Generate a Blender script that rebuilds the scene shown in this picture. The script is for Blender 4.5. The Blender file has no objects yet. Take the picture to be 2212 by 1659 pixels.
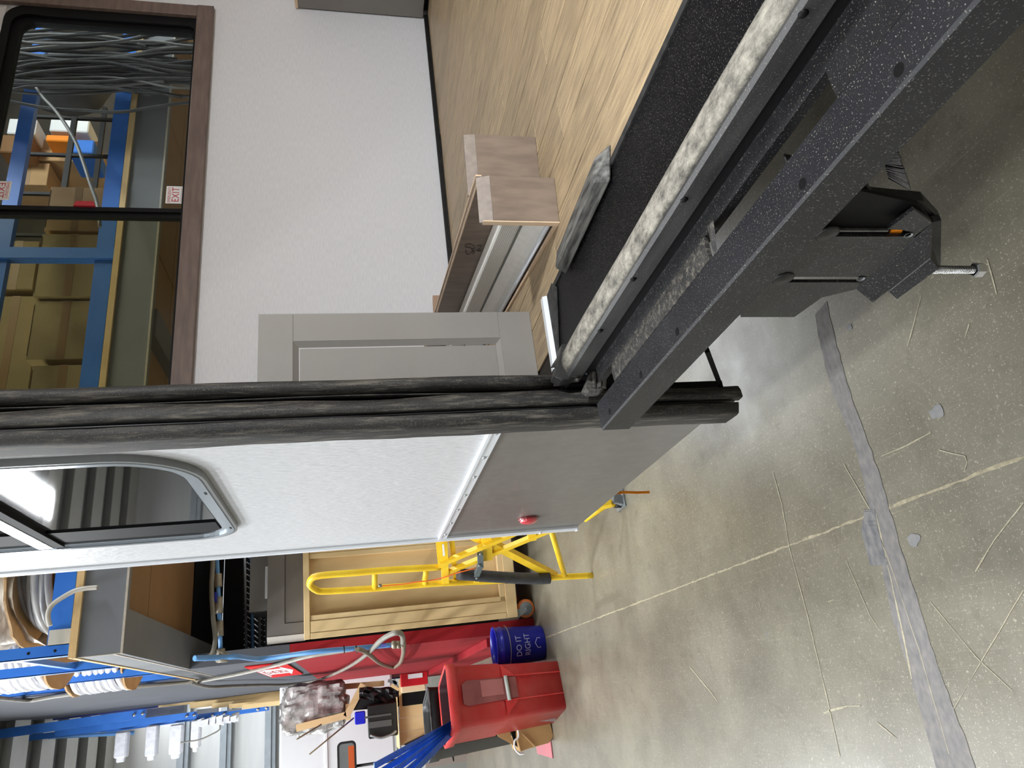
import bpy, bmesh, math, random
from mathutils import Vector, Matrix
random.seed(7)
S = bpy.context.scene
C = S.collection

# ------------------------------------------------------------------ camera
FPX = 1554.27
YAW, PITCH, ROLL, CAMH = 0.40865532, 0.22475779, -0.032634, 1.45
_f = Vector((math.sin(YAW)*math.cos(PITCH), math.cos(YAW)*math.cos(PITCH), -math.sin(PITCH)))
_r = Vector((math.cos(YAW), -math.sin(YAW), 0))
_u = _r.cross(_f)
_c, _s = math.cos(ROLL), math.sin(ROLL)
CR, CU, CF = _c*_r + _s*_u, -_s*_r + _c*_u, _f
cd = bpy.data.cameras.new('camera'); cam = bpy.data.objects.new('camera', cd); C.objects.link(cam)
mx = Matrix.Identity(4)
for i in range(3):
    mx[i][0] = -CU[i]; mx[i][1] = CR[i]; mx[i][2] = -CF[i]
mx[2][3] = CAMH
cam.matrix_world = mx
cd.sensor_fit = 'HORIZONTAL'; cd.sensor_width = 36.0; cd.lens = FPX/2212*36.0
cd.clip_start = 0.02; cd.clip_end = 200
S.camera = cam

def at(px, py, X=None, Y=None, Z=None):
    """world point on a plane of the place seen at a photo pixel"""
    d = CF - CR*((py-829.5)/FPX) - CU*((px-1106)/FPX)
    if X is not None: t = X/d.x
    elif Y is not None: t = Y/d.y
    else: t = (Z-CAMH)/d.z
    return Vector((t*d.x, t*d.y, CAMH+t*d.z))

# ------------------------------------------------------------------ world, lights, exposure
w = bpy.data.worlds.new('world'); S.world = w; w.use_nodes = True
w.node_tree.nodes['Background'].inputs[0].default_value = (0.80, 0.86, 0.95, 1)
w.node_tree.nodes['Background'].inputs[1].default_value = 0.45
def area(name, loc, size, power, target=None, col=(0.93, 0.97, 1.0)):
    l = bpy.data.lights.new(name, 'AREA'); l.shape = 'RECTANGLE'; l.size = size[0]; l.size_y = size[1]
    l.energy = power; l.color = col
    o = bpy.data.objects.new(name, l); o.location = loc; C.objects.link(o)
    if target is not None:
        o.rotation_euler = (Vector(target)-Vector(loc)).to_track_quat('-Z', 'Y').to_euler()
    return o
LAMPS = [(-2.2, -3.0, .35, 38), (-2.2, 1.4, .35, 16), (-2.2, 5.6, .35, 130), (-2.2, 10.6, .35, 190), (-5.6, -3.0, .35, 50), (-5.6, 3.4, .35, 165),
         (-9.0, -1.0, .35, 80), (-6.0, 9.5, .35, 150), (4.6, 11.8, .8, 170), (6.4, 2.6, .8, 420), (1.0, 15.0, .8, 70), (-1.2, 3.9, .35, 105)]  # strongest lamp added to light the rack front, last one the pine crate
for lx, ly, lw, lp in LAMPS: area('lamp_light', (lx, ly, 5.85), (lw, 2.4), lp)
area('unseen_trailer_light', (3.85, -1.8, 3.11), (.22, .22), 10)
area('unseen_trailer_light', (1.5, -1.8, 3.11), (.22, .22), 165)  # added out of view to brighten the trailer interior from the left
area('platform_light', (3.1, 6.3, 2.55), (2.2, .3), 60)
VS = S.view_settings
VS.view_transform = 'Standard'; VS.look = 'None'; VS.gamma = 1; VS.use_curve_mapping = False
VS.exposure = 0.8

# ------------------------------------------------------------------ helpers
def col(r, g=None, b=None):
    if g is None: r, g, b = r
    f = lambda v: (v/255/12.92 if v/255 <= 0.04045 else ((v/255+0.055)/1.055)**2.4)
    return (f(r), f(g), f(b), 1)
MATS = {}
def mat(name, c1, c2=None, scale=5.0, stretch=(1, 1, 1), rough=0.5, metal=0.0, bump=0.0, dust=None, spec=0.5,
        coat=0.0, detail=4.0, rand=0.0, rrough=0.0, contrast=0.5, bscale=None, rot=None):
    if name in MATS: return MATS[name]
    m = bpy.data.materials.new(name); m.use_nodes = True; nt = m.node_tree; N = nt.nodes; L = nt.links
    b = N['Principled BSDF']
    b.inputs['Roughness'].default_value = rough; b.inputs['Metallic'].default_value = metal
    b.inputs['Specular IOR Level'].default_value = spec; b.inputs['Coat Weight'].default_value = coat
    tc = N.new('ShaderNodeTexCoord'); mp = N.new('ShaderNodeMapping'); mp.inputs['Scale'].default_value = stretch
    if rot: mp.inputs['Rotation'].default_value = rot
    L.new(tc.outputs['Object'], mp.inputs['Vector'])
    nz = N.new('ShaderNodeTexNoise'); nz.inputs['Scale'].default_value = scale; nz.inputs['Detail'].default_value = detail
    L.new(mp.outputs[0], nz.inputs['Vector'])
    if rand:
        oi = N.new('ShaderNodeObjectInfo'); ad = N.new('ShaderNodeVectorMath'); ad.operation = 'ADD'
        mu = N.new('ShaderNodeVectorMath'); mu.operation = 'SCALE'; mu.inputs[3].default_value = 31.7
        cm = N.new('ShaderNodeCombineXYZ')
        for k in range(3): L.new(oi.outputs['Random'], cm.inputs[k])
        L.new(cm.outputs[0], mu.inputs[0]); L.new(mu.outputs[0], ad.inputs[1]); L.new(tc.outputs['Object'], ad.inputs[0])
        L.new(ad.outputs[0], mp.inputs['Vector'])
    cr = N.new('ShaderNodeValToRGB'); L.new(nz.outputs['Fac'], cr.inputs[0])
    c2 = c2 or c1
    cr.color_ramp.elements[0].color = col(c1); cr.color_ramp.elements[1].color = col(c2)
    cr.color_ramp.elements[0].position = 0.5-contrast*0.45; cr.color_ramp.elements[1].position = 0.5+contrast*0.45
    out = cr.outputs[0]
    if rand:
        hs = N.new('ShaderNodeHueSaturation'); mr = N.new('ShaderNodeMapRange')
        mr.inputs[3].default_value = 1-rand; mr.inputs[4].default_value = 1+rand
        L.new(oi.outputs['Random'], mr.inputs[0]); L.new(mr.outputs[0], hs.inputs['Value']); L.new(out, hs.inputs['Color']); out = hs.outputs[0]
    if dust:
        dc, dscale, lo, hi, dst = dust
        mp2 = N.new('ShaderNodeMapping'); mp2.inputs['Scale'].default_value = dst; L.new(tc.outputs['Object'], mp2.inputs['Vector'])
        n2 = N.new('ShaderNodeTexNoise'); n2.inputs['Scale'].default_value = dscale; n2.inputs['Detail'].default_value = 9; n2.inputs['Roughness'].default_value = 0.75
        L.new(mp2.outputs[0], n2.inputs['Vector'])
        r2 = N.new('ShaderNodeValToRGB'); r2.color_ramp.elements[0].position = lo; r2.color_ramp.elements[1].position = hi
        L.new(n2.outputs['Fac'], r2.inputs[0])
        n3 = N.new('ShaderNodeTexNoise'); n3.inputs['Scale'].default_value = 420; n3.inputs['Detail'].default_value = 1
        L.new(tc.outputs['Object'], n3.inputs['Vector'])
        r3 = N.new('ShaderNodeValToRGB'); r3.color_ramp.elements[0].position = 0.64; r3.color_ramp.elements[1].position = 0.74
        L.new(n3.outputs['Fac'], r3.inputs[0])
        mxv = N.new('ShaderNodeMath'); mxv.operation = 'MAXIMUM'
        sc = N.new('ShaderNodeMath'); sc.operation = 'MULTIPLY'; sc.inputs[1].default_value = 0.55
        L.new(r3.outputs[0], sc.inputs[0]); L.new(r2.outputs[0], mxv.inputs[0]); L.new(sc.outputs[0], mxv.inputs[1])
        mm = N.new('ShaderNodeMix'); mm.data_type = 'RGBA'; mm.inputs[7].default_value = col(dc)
        L.new(mxv.outputs[0], mm.inputs[0]); L.new(out, mm.inputs[6]); out = mm.outputs[2]
        ra = N.new('ShaderNodeMapRange'); ra.inputs[3].default_value = rough; ra.inputs[4].default_value = 0.9
        L.new(mxv.outputs[0], ra.inputs[0]); L.new(ra.outputs[0], b.inputs['Roughness'])
    L.new(out, b.inputs['Base Color'])
    if rrough:
        ra = N.new('ShaderNodeMapRange'); ra.inputs[3].default_value = rough-rrough; ra.inputs[4].default_value = rough+rrough
        L.new(nz.outputs['Fac'], ra.inputs[0]); L.new(ra.outputs[0], b.inputs['Roughness'])
    if bump:
        bp = N.new('ShaderNodeBump'); bp.inputs['Strength'].default_value = bump; bp.inputs['Distance'].default_value = 0.004
        if bscale:
            nb = N.new('ShaderNodeTexNoise'); nb.inputs['Scale'].default_value = bscale; L.new(mp.outputs[0], nb.inputs['Vector']); L.new(nb.outputs['Fac'], bp.inputs['Height'])
        else: L.new(nz.outputs['Fac'], bp.inputs['Height'])
        L.new(bp.outputs[0], b.inputs['Normal'])
    MATS[name] = m
    return m

class MB:
    def __init__(s): s.v = []; s.f = []; s.sm = []
    def add(s, vs, fs, smooth=False):
        n = len(s.v); s.v += [Vector(v) for v in vs]
        for f in fs: s.f.append([i+n for i in f]); s.sm.append(smooth)
        return s
    def box(s, a, b):
        x0, y0, z0 = a; x1, y1, z1 = b
        return s.add([(x0,y0,z0),(x1,y0,z0),(x1,y1,z0),(x0,y1,z0),(x0,y0,z1),(x1,y0,z1),(x1,y1,z1),(x0,y1,z1)],
                     [(0,3,2,1),(4,5,6,7),(0,1,5,4),(1,2,6,5),(2,3,7,6),(3,0,4,7)])
    def obox(s, o, ex, ey, ez):
        """box from corner o with edge vectors"""
        o, ex, ey, ez = map(Vector, (o, ex, ey, ez))
        vs = [o, o+ex, o+ex+ey, o+ey, o+ez, o+ex+ez, o+ex+ey+ez, o+ey+ez]
        return s.add(vs, [(0,3,2,1),(4,5,6,7),(0,1,5,4),(1,2,6,5),(2,3,7,6),(3,0,4,7)])
    def slab(s, pts, off, smooth=False):
        """polygon extruded by vector off"""
        pts = [Vector(p) for p in pts]; off = Vector(off); n = len(pts)
        return s.add(pts+[p+off for p in pts], [tuple(range(n))[::-1], tuple(range(n, 2*n))]+[(i, (i+1) % n, (i+1) % n+n, i+n) for i in range(n)], smooth)
    def tube(s, path, r, n=8, closed=False, flat=1.0):
        path = [Vector(p) for p in path]; m = len(path); rings = []
        up = None
        for i, p in enumerate(path):
            if closed: t = path[(i+1) % m]-path[i-1]
            else: t = path[min(i+1, m-1)]-path[max(i-1, 0)]
            if t.length < 1e-9: t = Vector((0, 0, 1))
            t.normalize()
            if up is None:
                up = Vector((0, 0, 1)) if abs(t.z) < 0.9 else Vector((1, 0, 0))
            a = t.cross(up)
            if a.length < 1e-6: a = t.orthogonal()
            a.normalize(); b = a.cross(t).normalized(); up = b
            rr = r[i] if isinstance(r, (list, tuple)) else r
            rings.append([p+a*math.cos(2*math.pi*k/n)*rr+b*math.sin(2*math.pi*k/n)*rr*flat for k in range(n)])
        vs = [v for rg in rings for v in rg]; fs = []
        for i in range(m if closed else m-1):
            j = (i+1) % m
            for k in range(n): fs.append((i*n+k, i*n+(k+1) % n, j*n+(k+1) % n, j*n+k))
        if not closed:
            fs.append(tuple(range(n))[::-1]); fs.append(tuple((m-1)*n+k for k in range(n)))
        return s.add(vs, fs, True)
    def bar(s, a, b, w, h, up=(0, 0, 1)):
        """rectangular bar centred on the line a-b"""
        a, b = Vector(a), Vector(b); t = (b-a).normalized(); x = t.cross(Vector(up))
        if x.length < 1e-5: x = t.cross(Vector((1, 0, 0)))
        x.normalize(); y = x.cross(t)
        return s.obox(a-x*w/2-y*h/2, x*w, b-a, y*h)
    def lathe(s, o, prof, n=24, axis=(0, 0, 1), smooth=True):
        o = Vector(o); ax = Vector(axis).normalized(); a = ax.orthogonal().normalized(); b = ax.cross(a)
        vs = []; fs = []; m = len(prof)
        for rr, h in prof:
            for k in range(n): vs.append(o+ax*h+a*math.cos(2*math.pi*k/n)*rr+b*math.sin(2*math.pi*k/n)*rr)
        for i in range(m-1):
            for k in range(n): fs.append((i*n+k, i*n+(k+1) % n, (i+1)*n+(k+1) % n, (i+1)*n+k))
        return s.add(vs, fs, smooth)
    def build(s, name, m, parent=None, bev=0.0, label=None, kind=None, autosm=True):
        off = Vector((0, 0, 0)); p = parent
        while p is not None: off += p.location; p = p.parent
        me = bpy.data.meshes.new(name)
        me.from_pydata([v-off for v in s.v], [], s.f)
        me.materials.append(m)
        bm = bmesh.new(); bm.from_mesh(me)
        bmesh.ops.recalc_face_normals(bm, faces=bm.faces)
        if bev:
            bmesh.ops.bevel(bm, geom=[e for e in bm.edges if len(e.link_faces) == 2 and e.calc_face_angle(0) > 0.6], offset=bev, segments=1, affect='EDGES', profile=0.5)
        bm.to_mesh(me); bm.free()
        if any(s.sm) and not bev:
            for pl, q in zip(me.polygons, s.sm): pl.use_smooth = q and len(pl.vertices) < 5
        o = bpy.data.objects.new(name, me); C.objects.link(o)
        if parent is not None: o.parent = parent
        if label: o['label'] = label
        if kind: o['kind'] = kind
        return o

def thing(name, label, cat, loc=(0, 0, 0), group=None):
    o = bpy.data.objects.new(name, None); o.location = loc; o.empty_display_size = 0.1; C.objects.link(o)
    o['label'] = label; o['category'] = cat
    if group: o['group'] = group
    return o
def tag(o, label, cat, group=None, kind=None):
    o['label'] = label; o['category'] = cat
    if group: o['group'] = group
    if kind: o['kind'] = kind
    return o
def struct(o): o['kind'] = 'structure'; return o
def text_pts(txt, size):
    """outline mesh of a word, lying in XY, base line at origin"""
    cu = bpy.data.curves.new('t', 'FONT'); cu.body = txt; cu.size = size; cu.resolution_u = 3
    o = bpy.data.objects.new('t', cu); C.objects.link(o)
    dg = bpy.context.evaluated_depsgraph_get(); me = bpy.data.meshes.new_from_object(o.evaluated_get(dg))
    vs = [v.co.copy() for v in me.vertices]; fs = [tuple(p.vertices) for p in me.polygons]
    bpy.data.objects.remove(o); bpy.data.curves.remove(cu); bpy.data.meshes.remove(me)
    return vs, fs
def put_text(mb, txt, size, o, ex, ey, width=None):
    vs, fs = text_pts(txt, size)
    x0 = min(v.x for v in vs); x1 = max(v.x for v in vs)
    k = (width/(x1-x0)) if width else 1.0
    o, ex, ey = Vector(o), Vector(ex), Vector(ey)
    mb.add([o+ex*(v.x-x0)*k+ey*v.y for v in vs], fs)
    return mb
def smooth_path(pts, n=6):
    pts = [Vector(p) for p in pts]; out = []
    for i in range(len(pts)-1):
        p0 = pts[max(i-1, 0)]; p1 = pts[i]; p2 = pts[i+1]; p3 = pts[min(i+2, len(pts)-1)]
        for k in range(n):
            t = k/n
            out.append(0.5*((2*p1)+(p2-p0)*t+(2*p0-5*p1+4*p2-p3)*t*t+(-p0+3*p1-3*p2+p3)*t**3))
    out.append(pts[-1]); return out

# ------------------------------------------------------------------ materials
black = mat('black_powder_coat', (20, 20, 22), (30, 30, 32), 30, rough=0.42, dust=((150, 145, 132), 260, 0.62, 0.9, (1, 1, 1)), bump=0.05, bscale=900)
steel = mat('charcoal_textured_steel', (27, 27, 30), (36, 36, 39), 9, spec=0.32, rough=0.42, dust=((150, 148, 140), 60, 0.66, 0.95, (1, 1, 1)), bump=0.12, bscale=1200)
gloss = mat('black_laminate', (8, 8, 9), (15, 15, 17), 6, spec=0.12, rough=0.45, dust=((150, 145, 135), 60, 0.62, 1.0, (1, 1, 1)))
dusty = mat('dusty_black_rubber', (34, 33, 33), (74, 71, 66), 14, stretch=(2, 1, 2), rough=0.8, dust=((186, 180, 166), 24, 0.34, 0.72, (1.6, 1, 1.6)), bump=0.4, bscale=500)
rubber = mat('seal_rubber', (22, 21, 22), (50, 48, 46), 16, stretch=(2, 2, 0.35), rough=0.6, dust=((138, 131, 118), 40, 0.50, 0.80, (2, 2, 0.22)), bump=0.2, bscale=300)
darkr = mat('clean_black_rubber', (9, 9, 10), (15, 15, 17), 20, rough=0.5, dust=((120, 116, 106), 90, 0.66, 0.95, (1, 1, 1)))
void = mat('dark_metal', (6, 6, 7), rough=0.6, spec=0.25)
siding = mat('white_siding', (196, 197, 200), (224, 224, 226), 150, stretch=(1, 1, 0.28), rough=0.3, bump=0.9, bscale=120, contrast=0.7)
skirt = mat('charcoal_skirt', (96, 93, 90), (108, 105, 101), 30, rough=0.32, dust=((160, 158, 154), 340, 0.74, 0.86, (1, 1, 1)), coat=0.15)
whitem = mat('white_aluminium', (222, 226, 232), rough=0.28, coat=0.3)
screwm = mat('screw_steel', (205, 208, 212), rough=0.25, metal=0.6)
linen = mat('linen_wallboard', (206, 206, 210), (228, 228, 231), 200, stretch=(0.14, 1, 1), rough=0.62, contrast=0.9, bump=0.12)
greycab = mat('greige_cabinet_foil', (134, 130, 126), (142, 138, 133), 4, rough=0.38)
frameb = mat('brown_wood_trim', (96, 80, 74), (122, 104, 95), 14, stretch=(0.5, 3, 3), rough=0.45)
valw = mat('taupe_stained_wood', (112, 97, 86), (138, 121, 107), 22, stretch=(2, 2, 0.5), rough=0.5)
rawply = mat('raw_plywood', (206, 178, 146), (226, 200, 170), 18, rough=0.7)
pine = mat('pine', (218, 184, 128), (238, 210, 160), 7, stretch=(1, 1, 0.25), rough=0.6, contrast=0.8)
pinepanel = mat('pine_plywood', (196, 160, 106), (234, 204, 152), 3.0, stretch=(2.4, 1, 0.45), rough=0.6, detail=6, contrast=0.8)
plank = mat('oak_vinyl_plank', (128, 110, 88), (192, 168, 132), 11, stretch=(15, 0.9, 1), rough=0.46, rand=0.10, detail=12, contrast=0.55, bump=0.25, dust=((96, 84, 68), 9, 0.60, 0.86, (7, .8, 1)))
blindw = mat('white_blind_fabric', (236, 234, 228), (246, 245, 240), 60, rough=0.7)
bluep = mat('blue_rack_paint', (40, 104, 196), (58, 124, 216), 3, rough=0.38)
darkgrey = mat('dark_grey_paint', (112, 114, 118), (126, 128, 130), 3, rough=0.5)
greyp = mat('grey_wall_paint', (84, 86, 92), (92, 94, 100), 2, rough=0.75, spec=0.2)
redp = mat('red_wall_paint', (146, 30, 38), (156, 36, 44), 3, rough=0.75, spec=0.2)
ply = mat('brown_hardboard', (134, 98, 60), (146, 110, 70), 4, rough=0.6)
yellow = mat('yellow_paint', (232, 186, 20), (250, 212, 50), 10, rough=0.48, dust=((70, 78, 76), 34, 0.70, 0.76, (1, 1, 1)))
redbin = mat('red_plastic', (204, 34, 38), (212, 76, 72), 6, rough=0.42, dust=((196, 120, 112), 9, 0.58, 0.95, (1, 1, 1)))
bluebk = mat('blue_bucket_plastic', (22, 28, 150), (28, 36, 165), 5, rough=0.3)
card = mat('cardboard', (172, 136, 92), (190, 156, 110), 6, rough=0.75)
cable = mat('grey_cable_sheath', (112, 112, 114), (146, 145, 142), 8, rough=0.4)
dcable = mat('dark_cable_sheath', (40, 42, 44), (84, 84, 84), 6, rough=0.38)
chrome = mat('galvanised_bolt', (220, 220, 222), rough=0.16, metal=1.0)
whitep = mat('white_paint', (226, 228, 230), (234, 236, 238), 3, rough=0.5)
plastic = mat('clear_plastic_wrap', (58, 52, 48), (236, 234, 232), 9, rough=0.18, contrast=0.6, bump=1.0, bscale=14)
plasticw = mat('white_plastic_film', (214, 214, 220), (240, 240, 244), 14, rough=0.3, bump=0.6, bscale=20)
orange = mat('orange_webbing', (242, 140, 14), rough=0.6)
orangew = mat('orange_tyre', (206, 112, 52), (220, 126, 60), 10, rough=0.5)
zinc = mat('zinc_steel', (130, 136, 138), (150, 154, 154), 20, rough=0.4, metal=0.5)
redtxt = mat('red_ink', (190, 26, 34), rough=0.5)
blackink = mat('black_ink', (22, 22, 24), rough=0.5)
whiteink = mat('white_ink', (232, 232, 232), rough=0.5)
bluepipe = mat('light_blue_pipe', (96, 150, 214), (112, 166, 224), 6, rough=0.35)
brass = mat('aged_fittings', (150, 140, 124), (172, 164, 148), 20, rough=0.4, metal=0.4)
ceilm = mat('ceiling_deck', (150, 152, 150), (160, 162, 160), 3, rough=0.6)
ceilw = mat('ceiling_rib_white', (206, 204, 196), (214, 212, 206), 3, rough=0.6)
insul = mat('white_insulation', (208, 210, 210), (228, 229, 228), 1.4, stretch=(0.3, 1, 3), rough=0.5, bump=0.4)
girt = mat('galvanised_girt', (150, 160, 168), (170, 178, 186), 6, rough=0.4)
m = bpy.data.materials.new('led_tube'); m.use_nodes = True
m.node_tree.nodes['Principled BSDF'].inputs['Emission Color'].default_value = (1, 0.98, 0.95, 1)
m.node_tree.nodes['Principled BSDF'].inputs['Emission Strength'].default_value = 9
led = m
def glass_mat(name, tint, alpha, rough=0.02):
    m = bpy.data.materials.new(name); m.use_nodes = True; nt = m.node_tree; N = nt.nodes; L = nt.links
    N.remove(N['Principled BSDF'])
    tr = N.new('ShaderNodeBsdfTransparent'); tr.inputs[0].default_value = col(tint)
    gl = N.new('ShaderNodeBsdfGlossy'); gl.inputs['Roughness'].default_value = rough
    fr0 = N.new('ShaderNodeLayerWeight'); fr0.inputs[0].default_value = 0.5
    fr = N.new('ShaderNodeMath'); fr.operation = 'POWER'; fr.inputs[1].default_value = 5; L.new(fr0.outputs['Facing'], fr.inputs[0])
    mul = N.new('ShaderNodeMath'); mul.operation = 'MULTIPLY_ADD'; mul.inputs[1].default_value = 0.9; mul.inputs[2].default_value = alpha
    mx_ = N.new('ShaderNodeMixShader'); L.new(fr.outputs[0], mul.inputs[0]); L.new(mul.outputs[0], mx_.inputs[0])
    L.new(tr.outputs[0], mx_.inputs[1]); L.new(gl.outputs[0], mx_.inputs[2]); L.new(mx_.outputs[0], N['Material Output'].inputs[0])
    return m
rearglass = glass_mat('tinted_window_glass', (224, 227, 225), 0.015)
screenglass = glass_mat('tinted_glass_behind_screen', (196, 195, 178), 0.015)
darkglass = mat('dark_tinted_glass', (16, 17, 19), rough=0.03, spec=1.0, coat=1.0)

def concrete():
    m = bpy.data.materials.new('sealed_concrete'); m.use_nodes = True; nt = m.node_tree; N = nt.nodes; L = nt.links
    b = N['Principled BSDF']; tc = N.new('ShaderNodeTexCoord')
    def noise(scale, detail, st=(1, 1, 1), rot=0, rough=0.6):
        mp = N.new('ShaderNodeMapping'); mp.inputs['Scale'].default_value = st; mp.inputs['Rotation'].default_value = (0, 0, rot)
        L.new(tc.outputs['Object'], mp.inputs['Vector'])
        n = N.new('ShaderNodeTexNoise'); n.inputs['Scale'].default_value = scale; n.inputs['Detail'].default_value = detail; n.inputs['Roughness'].default_value = rough
        L.new(mp.outputs[0], n.inputs['Vector']); return n
    def ramp(src, p0, p1, c0=(0, 0, 0), c1=(255, 255, 255)):
        r = N.new('ShaderNodeValToRGB'); r.color_ramp.elements[0].position = p0; r.color_ramp.elements[1].position = p1
        r.color_ramp.elements[0].color = col(c0); r.color_ramp.elements[1].color = col(c1); L.new(src, r.inputs[0]); return r
    base = ramp(noise(1.6, 8).outputs['Fac'], 0.3, 0.72, (98, 93, 80), (132, 127, 111))
    def over(prev, fac, c, k=1.0):
        mm = N.new('ShaderNodeMix'); mm.data_type = 'RGBA'; mm.inputs[7].default_value = col(c)
        if k != 1.0:
            mu = N.new('ShaderNodeMath'); mu.operation = 'MULTIPLY'; mu.inputs[1].default_value = k; L.new(fac, mu.inputs[0]); fac = mu.outputs[0]
        L.new(fac, mm.inputs[0]); L.new(prev, mm.inputs[6]); return mm.outputs[2]
    c = over(base.outputs[0], ramp(noise(14, 9, rough=0.75).outputs['Fac'], 0.52, 0.75).outputs[0], (84, 78, 66), 0.6)
    c = over(c, ramp(noise(90, 3).outputs['Fac'], 0.60, 0.74).outputs[0], (196, 190, 170), 0.5)
    c = over(c, ramp(noise(260, 1).outputs['Fac'], 0.68, 0.73).outputs[0], (214, 208, 190), 0.8)
    for rt, sc, off in ((0.35, 9, 0.665), (-0.5, 8, 0.67), (1.35, 7, 0.672), (2.3, 10, 0.675)):
        c = over(c, ramp(noise(sc, 2, (22, 0.35, 1), rt).outputs['Fac'], off, off+0.03).outputs[0], (186, 178, 154), 0.12)
    c = over(c, ramp(noise(34, 6, (1, 1, 1), 0.3, 0.8).outputs['Fac'], 0.60, 0.72).outputs[0], (170, 163, 142), 0.45)
    c = over(c, ramp(noise(3.1, 3).outputs['Fac'], 0.70, 0.72).outputs[0], (110, 110, 112), 0.5)
    L.new(c, b.inputs['Base Color'])
    rr = N.new('ShaderNodeMapRange'); rr.inputs[3].default_value = 0.20; rr.inputs[4].default_value = 0.46
    L.new(noise(5, 6, (1, 1, 1)).outputs['Fac'], rr.inputs[0]); L.new(rr.outputs[0], b.inputs['Roughness'])
    b.inputs['Specular IOR Level'].default_value = 0.6
    bp = N.new('ShaderNodeBump'); bp.inputs['Strength'].default_value = 0.08; bp.inputs['Distance'].default_value = 0.003
    L.new(noise(40, 4).outputs['Fac'], bp.inputs['Height']); L.new(bp.outputs[0], b.inputs['Normal'])
    return m

# ------------------------------------------------------------------ the hall
struct(MB().box((-14, -10, -0.15), (16, 18, 0)).build('floor', concrete()))
ceil = struct(MB().box((-14, -10, 6.3), (16, 18, 6.4)).build('ceiling', ceilm))
for i in range(26):
    y = -8.5+i*1.05
    MB().slab([(-14, y-0.10, 6.3), (-14, y-0.27, 6.12), (-14, y+0.27, 6.12), (-14, y+0.10, 6.3)], (30, 0, 0)).build('deck_rib', ceilw, ceil)
wallp = mat('hall_wall_panel', (176, 178, 178), (188, 190, 190), 1.5, rough=0.6)
struct(MB().box((-14.15, -10, 0), (-14, 18, 6.3)).build('wall_left', wallp)); struct(MB().box((16, -10, 0), (16.15, 18, 6.3)).build('wall_right', wallp)); struct(MB().box((-14, -10.15, 0), (16, -10, 6.3)).build('wall_front', wallp))
wf = struct(MB().box((-14, 17, 0), (16, 17.15, 6.3)).build('wall_back', insul))
for z in (4.84, 4.05, 3.2, 2.3, 1.3):
    MB().box((-14, 16.84, z-0.10), (16, 17.0, z-0.02)).box((-14, 16.80, z-0.02), (16, 16.86, z+0.10)).build('wall_girt', girt, wf)
for (x, y, kx, _p) in LAMPS:  # includes the strips added to light the rack front and crate
    lab = 'overhead LED strip fitting hanging under the ribbed ceiling'
    t = thing('strip_light', lab, 'ceiling light', (x, y, 6.12), 'strip lights under the hall ceiling')
    MB().box((x-kx/2, y-1.2, 6.0), (x+kx/2, y+1.2, 6.08)).build('housing', whitep, t)
    MB().tube([(x, y-1.15, 5.98), (x, y+1.15, 5.98)], 0.045, 10).build('tube', led, t)
    MB().tube([(x, y-0.9, 6.08), (x, y-0.9, 6.3)], 0.01, 5).build('hanger', zinc, t)
    MB().tube([(x, y+0.9, 6.08), (x, y+0.9, 6.3)], 0.01, 5).build('hanger', zinc, t)

# saw-cut joint and the worn grey tape on the concrete
def strip_mesh(pts, w0, jag, seed, z=0.0012, th=0.001):
    rnd = random.Random(seed); a = []; b = []
    for i in range(len(pts)-1):
        p, q = Vector(pts[i]), Vector(pts[i+1]); n = max(2, int((q-p).length/0.03)); t = (q-p).normalized(); s_ = Vector((-t.y, t.x, 0))
        for k in range(n):
            c_ = p+(q-p)*(k/n)
            a.append((c_+s_*(w0/2+rnd.uniform(-jag, jag))).to_3d()); b.append((c_-s_*(w0/2+rnd.uniform(-jag, jag))).to_3d())
    mb = MB(); n = len(a)
    vs = [Vector((v.x, v.y, z)) for v in a]+[Vector((v.x, v.y, z)) for v in b]
    return mb.add(vs, [(i, i+1, n+i+1, n+i) for i in range(n-1)])
jointm = mat('joint_filler', (128, 120, 98), (172, 162, 136), 60, rough=0.7)
strip_mesh([(0.335, 0.9, 0), (0.335, 16.5, 0)], 0.0065, 0.0028, 3, z=.0008).build('trim_1', jointm)['kind'] = 'structure'
tapem = mat('worn_grey_tape', (84, 85, 89), (140, 134, 128), 34, stretch=(1, 1.7, 1), rough=0.6, contrast=0.9, bump=0.4)
tapes = [[(1880, 330), (1925, 420)], ]
def tape(left, right, name, m_, z=.0012, seed=1):
    rnd = random.Random(seed)
    def dens(pl):
        pts = [at(*p, Z=0) for p in pl]; out = []
        for i in range(len(pts)-1):
            n = max(2, int((pts[i+1]-pts[i]).length/.02))
            for k in range(n): out.append(pts[i].lerp(pts[i+1], k/n))
        return out
    L_, R_ = dens(left), dens(right); n = 60
    vs = []
    for lst in (L_, R_):
        for k in range(n):
            t = k/(n-1)*(len(lst)-1); i = int(t); j = min(i+1, len(lst)-1); p = lst[i].lerp(lst[j], t-i)
            vs.append((p.x+rnd.uniform(-.002, .002), p.y+rnd.uniform(-.003, .003), z))
    return MB().add(vs, [(k, k+1, n+k+1, n+k) for k in range(n-1)]).build(name, m_)
tag(tape([(1865, 300), (1920, 405), (1760, 680), (1775, 760), (1800, 850), (1848, 965), (1868, 1050), (1895, 1180), (1925, 1320), (1962, 1440), (2022, 1659), (2060, 1790)][2:], [(1786, 650), (1806, 740), (1836, 845), (1880, 965), (1908, 1050), (1945, 1180), (1990, 1320), (2026, 1440), (2110, 1659), (2160, 1790)], 'floor_tape', tapem, seed=4), 'worn grey tape line stuck across the scratched concrete floor', 'tape')
tag(tape([(1905, 330), (1924, 400)], [(1938, 320), (1974, 430)], 'floor_tape', tapem, seed=6), 'short end of grey floor tape showing behind the steel bracket', 'tape')
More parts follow.
